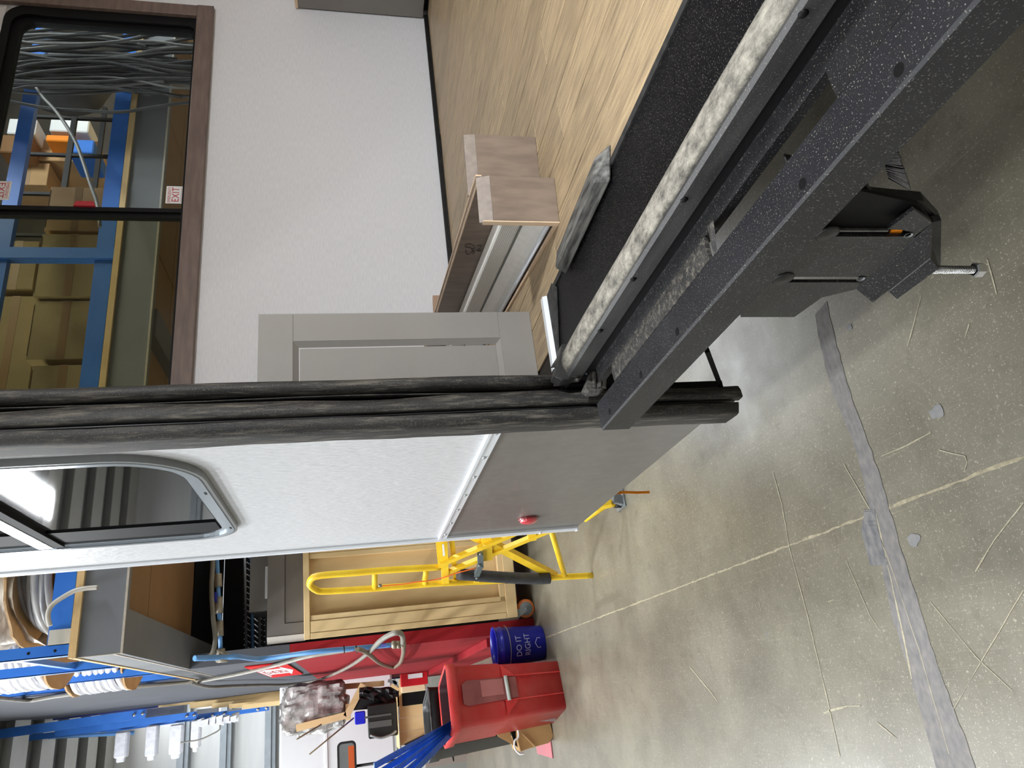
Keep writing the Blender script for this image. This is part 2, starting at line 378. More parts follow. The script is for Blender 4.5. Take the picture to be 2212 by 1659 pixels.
tag(tape([(1868, 1100), (1862, 1150), (1885, 1240)], [(1890, 1100), (1900, 1150), (1925, 1240)], 'floor_tape', mat('worn_grey_tape_dark', (84, 85, 90), (128, 125, 122), 34, stretch=(1, 1.7, 1), rough=0.6), z=.002, seed=8), 'short darker offcut of tape lapped over the long grey tape line', 'tape')
scr = mat('pale_scratch', (146, 139, 118), (182, 174, 150), 80, rough=0.7)
for k, (pl, w_) in enumerate((([(1824, 1003), (1885, 1110), (1935, 1250), (1985, 1400), (2060, 1659)], .0026), ([(2212, 1085), (2150, 1165), (2094, 1257)], .003), ([(1670, 1020), (1690, 1090), (1705, 1180), (1745, 1330), (1790, 1520), (1820, 1659)], .0035),
        ([(2010, 1300), (2110, 1420), (2212, 1515)], .0018), ([(2212, 1275), (2120, 1430), (2050, 1550)], .0018), ([(2133, 560), (2150, 620), (2158, 650)], .0028), ([(1905, 985), (1960, 962), (2030, 925)], .003), ([(1780, 1540), (1830, 1525), (1874, 1525)], .005),
        ([(1895, 1560), (1958, 1612)], .0025), ([(1990, 640), (1975, 700), (1955, 770)], .0028), ([(1830, 1215), (1880, 1330), (1920, 1390)], .002), ([(2030, 972), (2085, 985), (2090, 1000), (2080, 1030)], .003), ([(1490, 1440), (1540, 1500), (1560, 1530)], .004), ([(1893, 1110), (1925, 1250), (1958, 1400), (1976, 1500)], .005), ([(1790, 1300), (1815, 1290)], .003), ([(1640, 1300), (1652, 1340)], .003), ([(2095, 700), (2075, 760)], .003), ([(1930, 500), (1955, 450)], .002))):
    strip_mesh([at(*p, Z=0) for p in pl], w_, w_*.35, 60+k, z=.0016).build('trim_%d' % (10+k), scr)['kind'] = 'structure'
for k, (px, py, r_) in enumerate(((2025, 890, 0.022), (1975, 1165, 0.020), (1835, 708, 0.012))):
    c_ = at(px, py, Z=0); rnd = random.Random(k+40); n = 12
    MB().add([(c_.x+math.cos(2*math.pi*i/n)*r_*rnd.uniform(0.6, 1.1), c_.y+math.sin(2*math.pi*i/n)*r_*1.4*rnd.uniform(0.6, 1.1), 0.0015) for i in range(n)], [tuple(range(n))]).build('trim_%d' % (k+2), mat('grey_patch', (120, 120, 122), (136, 134, 132), 60, rough=0.7))['kind'] = 'structure'
# ------------------------------------------------------------------ the trailer
TR = thing('travel_trailer', 'white and charcoal travel trailer shell with an open slide-out bay and oak plank floor', 'trailer', (0.6, 2.2, 0))
FZ = 0.955
W = 0.58
sd = MB().box((W, 1.57, 1.11), (W+0.02, 2.85, 3.15)).build('exterior_panel', siding, TR)
sk = MB().box((W+0.003, 1.57, 0.54), (W+0.02, 2.845, 1.095)).build('skirt_panel', skirt, TR)
ts = MB().slab([(W+0.004, 1.575, 1.086), (W-0.006, 1.575, 1.088), (W-0.007, 1.575, 1.110), (W-0.012, 1.575, 1.113), (W-0.012, 1.575, 1.121), (W+0.004, 1.575, 1.124)], (0, 1.262, 0)).build('belt_moulding', whitem, TR)
for y in (1.619, 1.81, 1.989, 2.188, 2.372, 2.567, 2.756):
    mb = MB().lathe((W-0.006, y, 1.101), [(0.0065, 0), (0.0065, 0.002), (0.004, 0.0045), (0, 0.005)], 12, (-1, 0, 0))
    mb.box((W-0.0125, y-0.003, 1.1002), (W-0.0105, y+0.003, 1.1018)); mb.build('screw', screwm, ts)
cm = MB().slab([(W+0.02, 2.838, 0.541), (W-0.006, 2.838, 0.541), (W-0.012, 2.846, 0.541), (W-0.012, 2.866, 0.541), (W-0.004, 2.872, 0.541), (W+0.02, 2.872, 0.541)], (0, 0, 2.62)).build('corner_moulding', whitem, TR)
MB().box((W-0.014, 2.838, 0.541), (W-0.011, 2.870, 0.548)).box((W-0.0145, 2.839, 0.70), (W-0.0115, 2.869, 0.704)).build('end_cap', whitem, cm)
MB().box((W+0.02, 1.575, FZ), (W+0.06, 2.82, 3.15)).build('side_wall_lining', linen, TR)
# clearance light on the skirt
ml = MB().lathe((W+0.004, 2.627, 0.80), [(0.040, 0), (0.041, 0.006), (0.036, 0.010)], 28, (-1, 0, 0)).build('marker_light', mat('red_lens_bezel', (120, 18, 24), rough=0.25, coat=0.6), TR)
lens = MB().lathe((W-0.004, 2.627, 0.80), [(0.035, 0), (0.033, 0.008), (0.024, 0.013), (0.012, 0.016), (0, 0.017)], 28, (-1, 0, 0)).build('lens', mat('red_lens', (190, 24, 40), (226, 70, 84), 90, rough=0.12, coat=1.0, bump=0.8, bscale=160), ml)

# rear wall with the window opening
RY = 2.82
XW0, XW1, ZW0, ZW1 = 1.02, 3.29, 2.13, 2.985
MB().box((0.60, RY, FZ-0.02), (4.08, RY+0.04, ZW0)).box((0.60, RY, ZW1), (4.08, RY+0.04, 3.15)).box((0.60, RY, ZW0), (XW0, RY+0.04, ZW1)).box((XW1, RY, ZW0), (4.08, RY+0.04, ZW1)).build('rear_wall', linen, TR)
MB().box((0.66, RY-0.012, FZ), (3.44, RY, FZ+0.022)).box((0.66, RY-0.02, FZ), (3.44, RY-0.012, FZ+0.008)).build('base_trim', darkr, TR)
MB().box((4.05, -2.2, 0.9), (4.09, 2.86, 3.15)).build('far_side_wall', linen, TR)
MB().box((0.56, -2.2, 3.15), (4.09, 2.86, 3.20)).build('roof', whitep, TR)
MB().box((0.886, -1.6, 0.90), (4.05, RY, 0.9495)).box((0.655, 1.53, 0.90), (0.886, RY, 0.9495)).build('subfloor', mat('dark_subfloor', (36, 28, 20), rough=0.8), TR)
# floor planks, each a board of its own
PWID = 0.122
row = 0; x = 0.886-PWID
wf_ = MB().box((0.95, 2.0, 0.9495), (0.951, 2.001, 0.9496))
rnd = random.Random(5)
while x < 4.05:
    x0 = max(x, 0.66); x1 = min(x+PWID-0.0030, 4.05)
    ys = 1.532 if x < 0.885 else -1.6
    y = -1.6-rnd.uniform(0, 0.9)
    cuts = [y]
    while y < RY: y += 1.22; cuts.append(y)
    for a, b in zip(cuts[:-1], cuts[1:]):
        a = max(a, ys); b = min(b-0.0014, RY)
        if b-a < 0.05: continue
        if x0 < 0.885 and x >= 0.885: continue
        MB().box((x0, a, 0.9495), (x1, b, FZ)).build('floor_plank', plank, TR, bev=0.0009)
    x += PWID
for lx, ly in ((3.85, -1.8), (1.5, -1.8)):  # unseen pucks; the left one is added to brighten the interior
    pk = MB().lathe((lx, ly, 3.15), [(0, 0), (.11, 0), (.11, -.018), (.09, -.024)], 24).build('unseen_ceiling_puck', whitep, TR)
    MB().lathe((lx, ly, 3.127), [(0, 0), (.088, 0), (.088, -.002), (0, -.003)], 24).build('diffuser', led, pk)
# rear window
rw = MB().box((XW0-0.075, RY-0.028, ZW0-0.078), (XW1+0.072, RY, ZW0)).build('window_sill_board', frameb, TR, bev=0.002)
MB().box((XW1-0.002, RY-0.026, ZW0), (XW1+0.070, RY, ZW1+0.07)).build('window_side_board', frameb, TR, bev=0.002)
MB().box((XW0-0.070, RY-0.026, ZW0), (XW0, RY, ZW1+0.07)).build('window_side_board', frameb, TR, bev=0.002)
def rrect(x0, x1, z0, z1, rs, n=6):
    """rounded rectangle, radii (x0z0, x1z0, x1z1, x0z1)"""
    out = []
    for (cx, cz, r_, a0) in ((x0+rs[0], z0+rs[0], rs[0], math.pi), (x1-rs[1], z0+rs[1], rs[1], 1.5*math.pi), (x1-rs[2], z1-rs[2], rs[2], 0), (x0+rs[3], z1-rs[3], rs[3], 0.5*math.pi)):
        for k in range(n+1):
            a = a0+k/n*math.pi/2; out.append((cx+r_*math.cos(a), cz+r_*math.sin(a)))
    return out
def ring(mb, out, inn, f0, f1):
    """frame between two outlines of equal length; f maps (a,b,depth)"""
    n = len(out)
    vs = [f0(*p) for p in out]+[f0(*p) for p in inn]+[f1(*p) for p in out]+[f1(*p) for p in inn]
    fs = []
    for i in range(n):
        j = (i+1) % n
        fs += [(i, j, n+j, n+i), (2*n+i, 3*n+i, 3*n+j, 2*n+j), (i, 2*n+i, 2*n+j, j), (n+i, n+j, 3*n+j, 3*n+i)]
    return mb.add(vs, fs)
rwin = MB()
o_ = rrect(XW0, XW1, ZW0-0.001, ZW1, (0.01, 0.01, 0.09, 0.01)); i1 = rrect(XW0+0.03, XW1-0.055, ZW0+0.012, ZW1-0.035, (0.05, 0.03, 0.07, 0.05)); i2 = rrect(XW0+0.045, XW1-0.085, ZW0+0.016, ZW1-0.07, (0.05, 0.03, 0.07, 0.05))
ring(rwin, o_, i1, lambda a, b: (a, RY-0.006, b), lambda a, b: (a, RY+0.03, b))
ring(rwin, i1, i2, lambda a, b: (a, RY+0.012, b), lambda a, b: (a, RY+0.045, b))
rwo = rwin.build('window_frame', void, TR)
rwo['label'] = 'black frame of the wide rear window'
MB().box((2.098, RY-0.002, ZW0+0.01), (2.118, RY+0.04, ZW1-0.03)).box((2.078, RY+0.012, ZW0+0.01), (2.098, RY+0.04, ZW1-0.03)).build('mullion', void, rwo)
MB().box((2.10, RY+0.024, ZW0+0.01), (XW1-0.08, RY+0.028, ZW1-0.03)).build('pane', rearglass, rwo)
MB().box((XW0+0.03, RY+0.024, ZW0+0.01), (2.10, RY+0.028, ZW1-0.03)).build('pane', screenglass, rwo, label='darker pane behind an insect screen')
p0 = at(160, 436, Y=RY-0.01); p1 = at(207, 436, Y=RY-0.01)
MB().slab([(2.115, RY-0.014, p1.z), (2.139, RY-0.014, p1.z+0.008), (2.139, RY-0.014, p0.z-0.008), (2.115, RY-0.014, p0.z)], (0, 0.012, 0)).build('latch', mat('red_plastic_latch', (176, 40, 52), rough=0.35), rwo)
def sticker(px0, py0, px1, py1, flip):
    a = at(px0, py0, Y=RY+0.022); b = at(px1, py1, Y=RY+0.022)
    x0, x1 = sorted((a.x, b.x)); z0, z1 = sorted((a.z, b.z))
    st = MB().box((x0, RY+0.0215, z0), (x1, RY+0.0232, z1)).build('exit_label', whiteink, rwo, label='white sticker reading EMERGENCY EXIT')
    w_, h_ = x1-x0, z1-z0; ex, ez = (Vector((1, 0, 0)), Vector((0, 0, 1))) if not flip else (Vector((-1, 0, 0)), Vector((0, 0, -1)))
    o = Vector((x0, RY+0.021, z0)) if not flip else Vector((x1, RY+0.021, z1))
    t = MB(); put_text(t, 'EMERGENCY', h_*0.26, o+ex*w_*0.06+ez*h_*0.72, ex, ez, w_*0.88)
    vs, fs = text_pts('EXIT', 1.0); bx = max(v.x for v in vs); by = max(v.y for v in vs)
    t.add([o+ex*w_*(0.07+v.x/bx*0.86)+ez*h_*(0.26+v.y/by*0.40) for v in vs], fs)
    put_text(t, 'LIFT LATCH TO OPEN WINDOW', h_*0.07, o+ex*w_*0.08+ez*h_*0.10, ex, ez, w_*0.84)
    t.build('lettering', redtxt, rwo)
sticker(357, 439, 398, 403, False)
sticker(-18, 431, 26, 392, True)

# exterior window on the white side
xw = W-0.016
OU = rrect(1.655, 2.487, 1.80, 3.0, (0.185, 0.13, 0.1, 0.1), 9)
def inset(d, r_): return rrect(1.655+d, 2.487-d, 1.80+d, 3.0-d, (0.185-r_, 0.13-r_, 0.1, 0.1), 9)
ew = MB()
ring(ew, OU, inset(0.010, 0.008), lambda a, b: (xw-0.002, a, b), lambda a, b: (W, a, b))
ewo = ew.build('side_window', mat('window_gasket', (120, 122, 122), rough=0.35), TR)
mb = MB(); ring(mb, inset(0.010, 0.008), inset(0.026, 0.022), lambda a, b: (xw-0.004, a, b), lambda a, b: (W, a, b))
ring(mb, inset(0.026, 0.022), inset(0.045, 0.042), lambda a, b: (xw+0.004, a, b), lambda a, b: (W, a, b))
mb.build('frame', mat('polished_aluminium', (214, 222, 230), rough=0.16, metal=0.75), ewo)
mb = MB(); ring(mb, inset(0.045, 0.042), rrect(1.703, 2.41, 1.85, 2.95, (0.14, 0.03, 0.08, 0.08), 9), lambda a, b: (xw+0.008, a, b), lambda a, b: (W, a, b))
mb.box((xw+0.007, 2.30, 1.855), (W, 2.42, 2.95)).build('sash', void, ewo)
MB().slab([(xw+0.012, *p) for p in inset(0.045, 0.042)], (0.003, 0, 0)).build('pane', darkglass, ewo)
MB().box((xw-0.002, 1.69, 2.315), (xw+0.012, 2.45, 2.345)).build('divider_gasket', void, ewo)
MB().box((xw-0.004, 1.69, 2.345), (xw+0.012, 2.45, 2.385)).build('divider', mat('brushed_aluminium', (196, 198, 202), rough=0.3, metal=0.5), ewo)
MB().box((xw-0.0046, 1.935, 1.816), (xw-0.0035, 1.955, 1.822)).box((xw-0.0046, 2.335, 1.814), (xw-0.0035, 2.355, 1.820)).build('weep_slot', void, ewo)

# rubber seals round the bay opening, vertical run
def extr(prof, zs, m, name, wav=None, cap=True, bev=0):
    mb = MB(); n = len(prof); vs = []; fs = []
    for k, z in enumerate(zs):
        for i, (a, b) in enumerate(prof):
            dx, dy = wav(z, i) if wav else (0, 0)
            vs.append((a+dx, b+dy, z))
    for k in range(len(zs)-1):
        for i in range(n):
            j = (i+1) % n; fs.append((k*n+i, k*n+j, (k+1)*n+j, (k+1)*n+i))
    fs += [tuple(range(n))[::-1], tuple((len(zs)-1)*n+i for i in range(n))]
    return mb.add(vs, fs, True).build(name, m, TR)
zs = [0.517+i*0.06 for i in range(44)]
extr([(.583, 1.578), (.558, 1.576), (.5545, 1.570), (.5525, 1.510), (.555, 1.500), (.5775, 1.489), (.5795, 1.491), (.581, 1.52), (.583, 1.54)], zs, rubber, 'outer_bulb_seal', lambda z, i: (0.0012*math.sin(z*9)+0.0008*math.sin(z*31), 0))
extr([(.580, 1.535), (.655, 1.535), (.655, 1.58), (.580, 1.58)], [0.52, 3.1], void, 'seal_channel')
extr([(.5838, 1.500), (.5858, 1.498), (.587, 1.54), (.583, 1.54)], [0.52, 3.1], mat('glossy_lip', (60, 60, 62), rough=0.35), 'seal_lip')
zs2 = [0.503+i*0.04 for i in range(66)]
extr([(.5895, 1.510), (.590, 1.492), (.594, 1.487), (.612, 1.4885), (.624, 1.495), (.6285, 1.503), (.625, 1.506), (.61, 1.500), (.597, 1.505)], zs2, rubber, 'wide_wiper_seal',
     lambda z, i: ((0.004*math.sin(z*7.0+1)+0.002*math.sin(z*17))*(0.2 if i in (0, 1, 8) else 1.0), 0))
extr([(.6365, 1.512), (.6385, 1.510), (.641, 1.54), (.638, 1.54)], [0.96+i*0.07 for i in range(31)], rubber, 'thin_lip_seal', lambda z, i: (0.003*math.sin(z*8+2)*math.exp(-(z-0.95)*2)*2, 0))
extr([(.648, 1.535), (.647, 1.512), (.655, 1.497), (.667, 1.495), (.675, 1.503), (.677, 1.525), (.67, 1.54)], [0.975+i*0.07 for i in range(31)], rubber, 'inner_bulb_seal',
     lambda z, i: (-0.004*math.exp(-(z-0.97)*6)+0.001*math.sin(z*12), 0))

# bay floor edge: everything runs along Y
Y0, Y1 = -1.5, 1.50
def run(prof, m, name, y0=Y0, y1=Y1, **k):
    return MB().slab([(a, y0, b) for a, b in prof], (0, y1-y0, 0)).build(name, m, TR, **k)
run([(.700, .950), (.885, .950), (.885, .90), (.700, .90)], gloss, 'bay_sill_pan', y1=1.53)
run([(.879, .950), (.879, .9535), (.8875, .9565), (.8875, .95)], mat('sill_edge_tape', (28, 28, 29), (50, 49, 48), 60, rough=0.5), 'sill_edge_strip')
extr_w = MB(); ys = [Y0+i*0.05 for i in range(60)]; pr = [(.645, .959), (.652, .966), (.672, .969), (.694, .964), (.713, .9525), (.712, .9505), (.69, .955), (.66, .955)]
vs = []; fs = []; n = len(pr)
for y in ys:
    for a, b in pr: vs.append((a+0.0012*math.sin(y*11), y, b))
for k in range(len(ys)-1):
    for i in range(n): fs.append((k*n+i, k*n+(i+1) % n, (k+1)*n+(i+1) % n, (k+1)*n+i))
fs += [tuple(range(n)), tuple((len(ys)-1)*n+i for i in range(n))]
extr_w.add(vs, fs, True).build('dusty_wiper_seal', dusty, TR, label='pale dusty rubber wiper along the sill')
flg = run([(.6355, .925), (.6355, .957), (.642, .961), (.646, .961), (.646, .925)], mat('scuffed_flange', (36, 36, 38), (72, 71, 70), 30, stretch=(1, 0.2, 1), rough=0.45, dust=((140, 135, 124), 40, 0.62, 0.9, (1, 0.4, 1))), 'screw_flange', y1=1.47)
for px, py in ((1476, 431), (1366, 603), (1291, 714), (1729, 29)):
    p = at(px, py, X=0.6355); MB().lathe((0.6355, p.y, max(0.931, min(0.953, p.z))), [(0.006, 0), (0.006, 0.001), (0.004, 0.003), (0, 0.0035)], 10, (-1, 0, 0)).build('screw', void, flg)
p = at(1275, 579, Z=0.950); MB().lathe((p.x, p.y, 0.950), [(0.007, 0), (0.006, 0.002), (0, 0.003)], 10).build('screw', void, TR)
run([(.640, .86), (.640, .925), (.650, .925), (.650, .86)], void, 'black_rail_face', y1=1.47)
ya = at(1783, 163, X=.6).y; yb = at(1545, 520, X=.6).y
run([(.607, .886), (.607, .902), (.642, .904), (.642, .899), (.611, .898), (.611, .886)], black, 'angle_plate', y1=1.40)
run([(.566, .899), (.566, .902), (.607, .9025), (.607, .899)], black, 'cover_plate', y1=ya)
run([(.566, .897), (.566, .903), (.590, .905), (.607, .9025), (.607, .897)], rubber, 'cover_plate', y0=yb, y1=1.31)
MB().slab([at(1535, 478, Z=.905), at(1541, 475, Z=.93), at(1549, 540, Z=.905)], (0.0, 0.012, 0)).build('torn_flap', rubber, TR)
# loose rubber bumper on the floor edge
a, b, c, d = Vector((.912, .985, FZ)), Vector((.852, 1.02, FZ)), Vector((.850, 1.345, FZ)), Vector((.900, 1.33, FZ))
up = Vector((0, 0, 0.03))
MB().add([a, b, c, d, a+up*0.9+Vector((-.012, .03, 0)), b+up+Vector((.006, .012, 0)), c+up+Vector((.006, -.015, 0)), d+up*0.9+Vector((-.012, -.02, 0))],
         [(0, 3, 2, 1), (4, 5, 6, 7), (0, 1, 5, 4), (1, 2, 6, 5), (2, 3, 7, 6), (3, 0, 4, 7)]).build('bumper_strip', mat('scuffed_rubber', (26, 26, 26), (120, 118, 113), 46, stretch=(2, 0.35, 2), rough=0.6, contrast=0.45, bump=0.5), TR, bev=0.003, label='short scuffed rubber bumper on the floor edge')
# corner of the bay
MB().box((.634, 1.478, .80), (.70, 1.533, .945)).build('corner_housing', void, TR)
MB().slab([(x, y, .9525) for x, y in ((.890, 1.50), (.895, 1.455), (.868, 1.43), (.70, 1.50), (.70, 1.545), (.885, 1.545))], (0, 0, 0.004)).build('corner_mat', mat('ribbed_rubber', (24, 24, 25), (64, 62, 60), 60, rough=0.8, bump=0.6), TR)
MB().box((.690, 1.512, FZ), (.890, 1.530, FZ+0.012)).slab([(.690, 1.505, FZ), (.690, 1.512, FZ+0.012), (.690, 1.512, FZ)], (.2, 0, 0)).build('white_moulding', whitem, TR, label='short white moulding across the end of the oak floor')
MB().slab([at(*p, Y=1.44) for p in ((1213, 743), (1262, 740), (1268, 748), (1262, 792), (1243, 815), (1215, 822), (1196, 812), (1207, 775))], (0, 0.035, 0)).build('seal_corner_flap', darkr if False else mat('corner_rubber', (30, 30, 31), (50, 49, 48), 20, rough=0.45, dust=((120, 116, 106), 40, 0.66, 0.95, (1, 1, 1))), TR, bev=0.002)
MB().tube(smooth_path([at(*p, Y=1.436) for p in ((1270, 742), (1270, 775), (1262, 800), (1245, 822))], 4), 0.004, 8).build('corner_bead', rubber, TR)
MB().tube(smooth_path([at(*p, Y=1.432) for p in ((1277, 748), (1276, 775), (1270, 797), (1266, 808))], 4), 0.0032, 8).build('corner_bead', mat('shiny_bead', (92, 96, 102), rough=0.25, metal=0.3), TR)
foam = mat('foam_bulb', (40, 40, 40), (96, 92, 86), 120, rough=0.85, bump=0.6)
MB().slab([at(*p, Y=1.425) for p in ((1281, 748), (1287, 758), (1305, 763), (1316, 764), (1316, 771), (1309, 776), (1308, 836), (1298, 846), (1270, 846), (1262, 838), (1276, 805))], (0, 0.03, 0)).build('foam_corner_block', foam, TR, bev=0.003)
for xx in (1283, 1295, 1305):
    MB().tube([at(xx+2, 777, Y=1.424), at(xx, 838, Y=1.424)], 0.005, 8).build('foam_rib', foam, TR)
MB().slab([at(*p, Y=1.47) for p in ((1283, 742), (1340, 740), (1333, 805), (1309, 806), (1309, 776))], (0, 0.01, 0)).build('backing_plate', black, TR)
MB().slab([at(*p, Y=1.44) for p in ((1275, 740), (1289, 738), (1289, 744), (1281, 745), (1280, 747), (1275, 747))], (0, 0.006, 0)).build('red_clip', mat('red_clip_plastic', (200, 40, 40), rough=0.4), TR)
MB().slab([at(*p, Y=1.46) for p in ((1213, 755), (1210, 790), (1190, 793))], (0, 0.006, 0)).build('corner_tab', rubber, TR)
MB().bar(at(1527, 757, X=.66), at(1556, 833, X=.63), 0.012, 0.012).build('strut', void, TR)

# ------------------------------------------------------------------ beam, bracket, bolt
BM = thing('steel_beam', 'charcoal square steel beam running along the open bay with a slotted foot bracket', 'beam', (0.53, 0.4, 0))
MB().box((.50, -0.9, .836), (.566, 1.432, .905)).build('tube_beam', steel, BM, bev=0.0035)
for px, py in ((1942, 152), (1734, 398), (1463, 716), (1384, 808), (1317, 889)):
    p = at(px, py, Z=.905); MB().lathe((0.518, p.y, .9052), [(0.0072, 0), (0, 0.0003)], 14).build('bolt_hole', void, BM)
mb = MB(); XS = .560
for pl in ([(1974, 453), (2014, 481), (1975, 514), (1964, 500), (1950, 497), (1918, 495)], [(1600, 511), (1975, 511), (2014, 481), (1879, 598), (1600, 598)],
           [(1600, 610), (1864, 610), (1848, 625), (1775, 643), (1716, 685), (1600, 685)], [(1855, 597), (1880, 597), (1864, 611), (1855, 611)]):
    mb.slab([at(*p, X=XS) for p in pl], (.006, 0, 0))
mb.build('slotted_plate', black, BM, kind='stuff')
MB().slab([at(*p, X=.575) for p in ((1700, 380), (1800, 400), (1984, 440), (2016, 482), (1970, 530), (1700, 600))], (.006, 0, 0)).build('web_plate', void, BM)
MB().bar(at(1700, 497, X=.560), at(1918, 497, X=.560), .004, .004).build('plate_edge', MATS['scuffed_flange'], BM)
for yc in (.772, .896):
    mb = MB(); mb.lathe((.5605, yc, .752), [(0.0, 0), (0.018, 0.0), (0.018, 0.002), (0.014, 0.004), (0.0, 0.005)], 18, (-1, 0, 0)); mb.build('carriage_bolt_head', black, BM)
    MB().lathe((.559, yc, .612 if yc < .8 else .606), [(0.0045, -0.001), (0.0068, 0.0), (0.0068, 0.001)], 12, (-1, 0, 0)).build('slot_end', mat('bare_slot_edge', (110, 112, 114), rough=0.5), BM)
q = [at(*p, X=.560) for p in ((2014, 482), (1848, 625))]; q2 = [at(*p, X=.540) for p in ((1885, 655), (2011, 556))]
MB().slab(q+q2, (0.005, 0, -0.004)).build('foot_flange', black, BM, bev=0.0015)
MB().slab([at(*p, X=.545) for p in ((2011, 556), (1918, 630))]+[at(*p, X=.532) for p in ((1938, 648), (2030, 581))], (0.03, 0, -0.003)).build('nut_block', black, BM, bev=0.0015)
MB().slab([at(*p, X=.585) for p in ((1700, 355), (1872, 396), (1888, 426), (1997, 436), (2034, 476), (2032, 582), (2022, 574), (2018, 484), (1984, 448), (1700, 430))], (.02, 0, 0)).build('back_plate', darkr, BM, bev=0.0015)
MB().slab([at(*p, X=.572) for p in ((2014, 480), (2034, 476), (2032, 582), (2012, 560))], (.012, 0, 0)).build('end_plate', darkr, BM, bev=0.001)
bx, by = .545, .845
mb = MB().tube([(bx, by, .519), (bx, by, .430)], 0.0058, 14)
bolt = mb.build('jack_bolt', chrome, BM)
mb = MB()
hp = []
for i in range(26*10):
    a = i/10*2*math.pi; hp.append((bx+0.0062*math.cos(a), by+0.0062*math.sin(a), .522-i/260*0.09))
mb.tube(hp, 0.0010, 4).build('thread', chrome, bolt)
MB().lathe((bx, by, .430), [(0.0105, 0.003), (0.0125, 0), (0.0125, -0.013), (0.0108, -0.0155), (0, -0.0155)], 6, smooth=False).build('hex_head', chrome, bolt)
MB().slab([at(*p, X=.568) for p in ((1922, 505), (1926, 498), (1951, 493), (1948, 502), (1938, 507))], (.003, 0, 0)).build('orange_tag', orange, BM)

# ------------------------------------------------------------------ inside the trailer
CD = thing('cabinet_door', 'greige shaker cabinet door standing upright beside the bay seal', 'cabinet door', (0.80, 1.69, FZ))
ya_, yb_ = 1.685, 1.705
x0, x1, z0, z1 = .62, .946, FZ, 1.664
ix1, iz0, iz1 = .866, 1.045, 1.58
MB().box((x0, ya_, z0), (x1, yb_, iz0)).box((x0, ya_, iz1), (x1, yb_, z1)).box((ix1, ya_, iz0), (x1, yb_, iz1)).box((x0, ya_, iz0), (x0+.05, yb_, iz1)).build('door_frame', greycab, CD, bev=0.0012)
bv = 0.013
jx0, jx1, jz0, jz1 = x0+.05, ix1, iz0, iz1
for q in ([(jx0, ya_, jz0), (jx1, ya_, jz0), (jx1-bv, ya_+.011, jz0+bv), (jx0+bv, ya_+.011, jz0+bv)], [(jx1, ya_, jz0), (jx1, ya_, jz1), (jx1-bv, ya_+.011, jz1-bv), (jx1-bv, ya_+.011, jz0+bv)],
          [(jx1, ya_, jz1), (jx0, ya_, jz1), (jx0+bv, ya_+.011, jz1-bv), (jx1-bv, ya_+.011, jz1-bv)], [(jx0, ya_, jz1), (jx0, ya_, jz0), (jx0+bv, ya_+.011, jz0+bv), (jx0+bv, ya_+.011, jz1-bv)]):
    MB().add(q, [(0, 1, 2, 3)]).build('bevel_bead', greycab, CD)
MB().box((jx0, ya_+.013, jz0+bv), (jx1-bv-.002, yb_-.002, jz1-bv-.002)).build('centre_panel', greycab, CD)

C2 = thing('base_cabinet', 'greige base cabinet end standing against the rear wall on the oak floor', 'cabinet', (3.7, 2.4, FZ))
mb = MB().box((3.42, 2.0, FZ+0.03), (4.04, 2.81, 1.64)); mb.build('carcass', mat('greige_dark_foil', (120, 115, 111), (128, 123, 118), 6, rough=0.45), C2)
MB().box((3.47, 2.06, FZ), (4.02, 2.80, FZ+0.035)).build('toe_kick', void, C2)
MB().box((3.415, 1.98, 1.64), (4.045, 2.81, 1.655)).build('top_edge', rawply, C2)

# window valence lying on its side on the floor
VO = Vector((.985, 1.33, 0)); ve = Vector((.156, .988, 0)); vsd = Vector((.988, -.156, 0)); vz = Vector((0, 0, 1))
VL = thing('window_valence', 'taupe wooden window valence with a white roller blind inside, lying on the oak floor', 'valence', (1.05, 1.8, FZ))
def vb(e, s, z, de, ds, dz): return MB().obox(VO+ve*e+vsd*s+vz*z, ve*de, vsd*ds, vz*dz)
vb(0, 0, FZ, 0.018, 0.115, 0.158).build('end_board', valw, VL, bev=0.001, label='stained end board facing the bay')
MB().slab([VO+vz*(FZ+.158), VO+ve*.018+vz*(FZ+.158), VO+ve*.020+vz*(FZ+.186), VO+ve*.012+vz*(FZ+.188)], vsd*.115).build('bevelled_edge', mat('taupe_worn_bevel', (128, 116, 108), (150, 138, 128), 60, rough=0.6), VL)
MB().obox(VO+vsd*-.0025+vz*FZ, ve*.018, vsd*.0025, vz*.18).build('raw_end_grain', rawply, VL)
vb(0.02, .100, FZ, 1.35, 0.012, 0.186).build('face_board', valw, VL)
vb(0.02, .0985, FZ+.184, 1.35, 0.003, 0.003).build('top_ply_edge', rawply, VL)
vb(0.02, .112, FZ+.170, 1.35, 0.012, 0.012).build('grey_spline', mat('grey_spline', (104, 100, 96), rough=0.5), VL)
vb(0.02, .124, FZ+.172, 1.35, 0.004, 0.014).build('top_ply_edge', rawply, VL)
vb(.115, .128, FZ, 0.018, 0.172, 0.160).build('end_board', valw, VL, bev=0.001, label='second stained end board further back')
MB().slab([VO+ve*.115+vsd*.130+vz*(FZ+.16), VO+ve*.133+vsd*.130+vz*(FZ+.16), VO+ve*.130+vsd*.130+vz*(FZ+.188), VO+ve*.120+vsd*.130+vz*(FZ+.188)], vsd*.17).build('bevelled_edge', MATS['taupe_worn_bevel'], VL)
